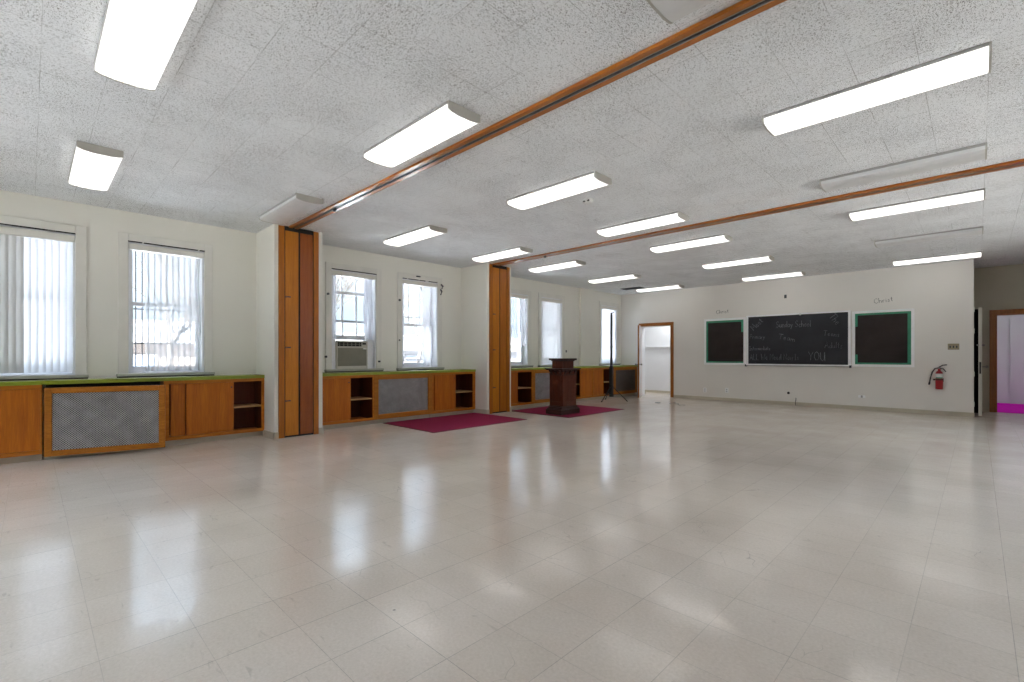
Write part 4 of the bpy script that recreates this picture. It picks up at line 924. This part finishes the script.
t = thing('switch_plate', 'tan three-gang light switch plate above the fire extinguisher', 'light switch', (-0.325, YB, 1.25))
pl = MB().box(-0.405, -0.245, YB - 0.008, YB - 0.0005, 1.250, 1.365, 0.002).build('plate', M['brass'], t)
for i in range(3):
    xx = -0.325 + (i - 1) * 0.046
    MB().box(xx - 0.009, xx + 0.009, YB - 0.016, YB - 0.008, 1.285, 1.325, 0.001).build('toggle', M['iron'], t)
def outlet(label, x, z, w_=0.08, h_=0.115):
    t = thing('wall_outlet', label, 'outlet', (x, YB, z - h_ / 2), 'outlets on the end wall')
    pl = MB().box(x - w_ / 2, x + w_ / 2, YB - 0.008, YB - 0.0005, z - h_ / 2, z + h_ / 2, 0.002).build('plate', M['alu'], t)
    for s in (-1, 1): MB().box(x - 0.016, x + 0.016, YB - 0.0105, YB - 0.008, z + s * h_ * 0.22 - 0.012, z + s * h_ * 0.22 + 0.012, 0.001).build('socket', M['alud'], t)
    return t
outlet('small pale outlet under the board next to the closet', -5.05, 0.245)
outlet('pale outlet under the join of board and chalkboard', -4.50, 0.265)
outlet('flat pale outlet under the board nearest the extinguisher', -1.74, 0.275, 0.12, 0.05)
o = MB().lathe([(0.05, 0), (0.05, 0.004), (0.03, 0.01)], 0, 0)
t = thing('wall_hook', 'small dark hook high on the wall above the chalkboard', 'hook', (-3.18, YB, 2.47))
MB().box(-3.205, -3.155, YB - 0.012, YB - 0.0005, 2.47, 2.55, 0.003).build('plate', M['iron'], t)
MB().tube([(-3.18, YB - 0.01, 2.52), (-3.18, YB - 0.05, 2.50), (-3.18, YB - 0.055, 2.53)], 0.008, 6).build('prong', M['iron'], t)
o.bm.free()
tag(MB().cyl((-3.118, YB - 0.02, 0.275), (-3.118, YB + 0.001, 0.275), 0.026, 0.03).cyl((-3.118, YB - 0.025, 0.275), (-3.118, YB - 0.02, 0.275), 0.012).build('cable_jack', M['black']), 'round black cable jack low on the wall under the chalkboard', 'jack')
tag(MB().tube([(-2.965, YB - 0.004, 0.17), (-2.96, YB - 0.03, 0.12), (-2.972, YB - 0.035, 0.07), (-2.965, YB - 0.04, 0.02), (-2.95, YB - 0.08, 0.010)], 0.007, 6).build('cable_stub', M['black']), 'short black cable stub hanging just above the floor under the chalkboard', 'cable')
tag(MB().box(XW + 0.0, XW + 0.01, 12.17, 12.25, 0.98, 1.08, 0.002).build('wall_plate', M['casing']), 'small plain plate on the corner wall above the worktop', 'plate')

# loose cord and scrap on the floor near the closet
cd = []
for i in range(60):
    a = i / 59; cd.append((-5.25 + 0.50 * a + 0.07 * math.sin(19 * a), 10.78 - 0.42 * a + 0.10 * math.sin(13 * a + 1), 0.010 + 0.004 * abs(math.sin(23 * a))))
tag(MB().tube(cd, 0.006, 6).build('floor_cord', M['steel'], None, True), 'tangled thin dark cord lying on the floor near the closet', 'cord')
tag(MB().prism([(-5.53, 10.55), (-5.45, 10.53), (-5.42, 10.60), (-5.50, 10.62)], 0.001, 0.012, 'z').build('paper_scrap', M['iron']), 'tiny dark scrap on the floor between tripod and cord', 'scrap')

# ------------------------------------------------------------------ outside the windows
struct('ground_outside', MB().box(-70, XW - 0.35, -40, 70, -1.2, -1.0), M['bounce_yard'], 'unseen yard outside the blinds, made pale to bounce daylight in', 'ground')
struct('ground_street', MB().box(XW - 0.34, 40, -60, 70, -1.2, -1.0), M['asphalt'], 'dark asphalt around the other sides of the hall', 'ground')
def tree(label, x, y, h, seed, r0=0.085):
    rnd = random.Random(seed); mb = MB()
    b = bmesh.new()
    def ring(p, t, r, seg):
        a = t.cross(Vector((0.3, 0.2, 0.93))); a = a.normalized() if a.length > 1e-3 else Vector((1, 0, 0)); c = t.cross(a)
        return [b.verts.new(p + r * (math.cos(k * 2 * PI / seg) * a + math.sin(k * 2 * PI / seg) * c)) for k in range(seg)]
    def grow(p, d, ln, r, lev):
        seg = 6 if lev < 2 else 3; n = 4; pr = ring(p, d, r, seg)
        for i in range(n):
            d = (d + Vector((rnd.uniform(-1, 1), rnd.uniform(-1, 1), rnd.uniform(-0.3, 0.6))) * 0.16).normalized()
            p2 = p + d * ln / n; r2 = r * (1 - 0.5 * (i + 1) / n); q = ring(p2, d, r2, seg)
            for k_ in range(seg): b.faces.new((pr[k_], pr[(k_ + 1) % seg], q[(k_ + 1) % seg], q[k_]))
            pr = q; p = p2
            if lev < 4 and (i > 0 or lev > 0):
                for _ in range(2 if lev < 3 else 1):
                    dd = (d + Vector((rnd.uniform(-1, 1), rnd.uniform(-1, 1), rnd.uniform(-0.2, 0.6))) * 0.95).normalized()
                    grow(p, dd, ln * rnd.uniform(0.5, 0.68), r2 * 0.62, lev + 1)
    grow(Vector((x, y, -1.05)), Vector((0, 0, 1)), h * 0.55, r0, 0)
    mb.merge(b); o = mb.build('bare_tree', M['bark']); tag(o, label, 'tree', 'bare trees outside the windows'); return o
tree('bare tree outside seen through the torn sheer curtain', -15.5, 2.6, 8.5, 3)
tree('leafless tree outside seen above the air conditioner', -18.5, 8.4, 9.0, 11)
tree('bare tree outside seen through the gridded upper sash', -14.5, 9.6, 9.0, 5)
def house(name, label, x0, x1, y0, y1, h, wallm, nw):
    t = thing(name, label, 'building', ((x0 + x1) / 2, (y0 + y1) / 2, -1.0))
    MB().box(x0, x1, y0, y1, -1.0, h).build('wall', wallm, t)
    xm = (x0 + x1) / 2
    MB().prism([(x0 - 0.3, h), (x1 + 0.3, h), (xm, h + 1.3)], y0 - 0.2, y1 + 0.2, 'y').build('roof', M['roofing'], t)
    for i in range(nw):
        yy = y0 + (y1 - y0) * (i + 0.5) / nw
        f = MB().box(x1, x1 + 0.06, yy - 0.6, yy + 0.6, 0.3, 1.2).build('window', M['stucco'], t)
        MB().box(x1 + 0.06, x1 + 0.07, yy - 0.5, yy + 0.5, 0.4, 1.1).build('pane', M['pglass'], f)
    return t
house('garage_building', 'low brown building far outside the barred window', -34, -28, -6, 9.5, 1.7, M['brick'], 4)
house('apartment_house', 'low grey building far outside the window with gridded sash', -36, -29, 13, 34, 1.5, M['stucco'], 5)
fn_ = thing('railing', 'black railing outside below the gridded sash window', 'railing', (-12.0, 8.2, -1.0))
MB().box(-12.03, -11.97, 5.6, 10.8, 0.98, 1.05).build('top_rail', M['black'], fn_)
for i in range(5): MB().box(-12.02, -11.98, 5.62 + 1.28 * i, 5.66 + 1.28 * i, -1.0, 0.98).build('rail_post', M['black'], fn_)
aw = thing('awning', 'faded red canvas awning outside, beyond the black railing', 'awning', (-13.5, 8.6, -1.0))
MB().prism([(-14.2, 0.98), (-12.9, 0.72), (-12.9, 0.55), (-12.95, 0.55), (-12.95, 0.69), (-14.2, 0.94)], 7.3, 8.6, 'y').build('canopy', M['awning'], aw)
for yy in (7.35, 8.5):
    MB().cyl((-14.15, yy, -1.0), (-14.15, yy, 0.95), 0.03).build('pole', M['steel'], aw); MB().cyl((-12.98, yy, -1.0), (-12.98, yy, 0.7), 0.03).build('pole', M['steel'], aw)

# ------------------------------------------------------------------ daylight and lamps
wd = bpy.data.worlds.new('daylight'); sc.world = wd; wd.use_nodes = True; nt = wd.node_tree
bg = nt.nodes['Background']
tc = nt.nodes.new('ShaderNodeTexCoord'); nz = N(nt, 'ShaderNodeTexNoise', Scale=2.2, Detail=5.0)
L(nt, tc.outputs['Generated'], nz.inputs['Vector'])
# bright winter sky, stronger overhead than at the horizon
sx3 = N(nt, 'ShaderNodeSeparateXYZ'); L(nt, tc.outputs['Generated'], sx3.inputs[0])
lift = ramp(nt, sx3.outputs[2], [(0.0, g3(0.74)), (0.30, g3(1.05)), (0.6, g3(9.0)), (1.0, g3(12.0))])
L(nt, mixc(nt, 1.0, ramp(nt, nz.outputs['Fac'], [(0.38, (0.62, 0.82, 1.06)), (0.62, (0.86, 0.96, 1.06))]), lift, 'MULTIPLY'), bg.inputs['Color'])
sun = bpy.data.lights.new('sun', 'SUN'); sun.energy = 126.0; sun.angle = math.radians(0.6); sun.color = (1.0, 0.96, 0.9)
so = bpy.data.objects.new('sun', sun); COL.objects.link(so); so.rotation_euler = Vector((-0.35, 0.55, -0.76)).to_track_quat('-Z', 'Y').to_euler()
bg.inputs['Strength'].default_value = 1.0

def area(name, loc, sx_, sy_, power, col=(1, 1, 1)):
    l = bpy.data.lights.new(name, 'AREA'); l.shape = 'RECTANGLE'; l.size = sx_; l.size_y = sy_; l.energy = power; l.color = col
    o = bpy.data.objects.new(name, l); COL.objects.link(o); o.location = loc; return o
area('closet_lamp', (-6.3, 13.0, 2.55), 0.9, 0.4, 9, (0.95, 0.98, 1.0))
area('beyond_room_lamp', (1.4, 15.0, 2.65), 1.2, 0.6, 8, (0.93, 0.97, 1.0))

# ------------------------------------------------------------------ camera
cam = bpy.data.cameras.new('camera'); co = bpy.data.objects.new('camera', cam); COL.objects.link(co)
co.location = (0, 0, CAM_H); co.rotation_euler = (PI / 2, 0, math.radians(44.47))
cam.sensor_width = 36.0; cam.lens = 474.17 / 1024 * 36.0
cam.shift_x = 0.0; cam.shift_y = (355.66 - 341.0) / 1024
cam.clip_start = 0.05; cam.clip_end = 300
sc.camera = co
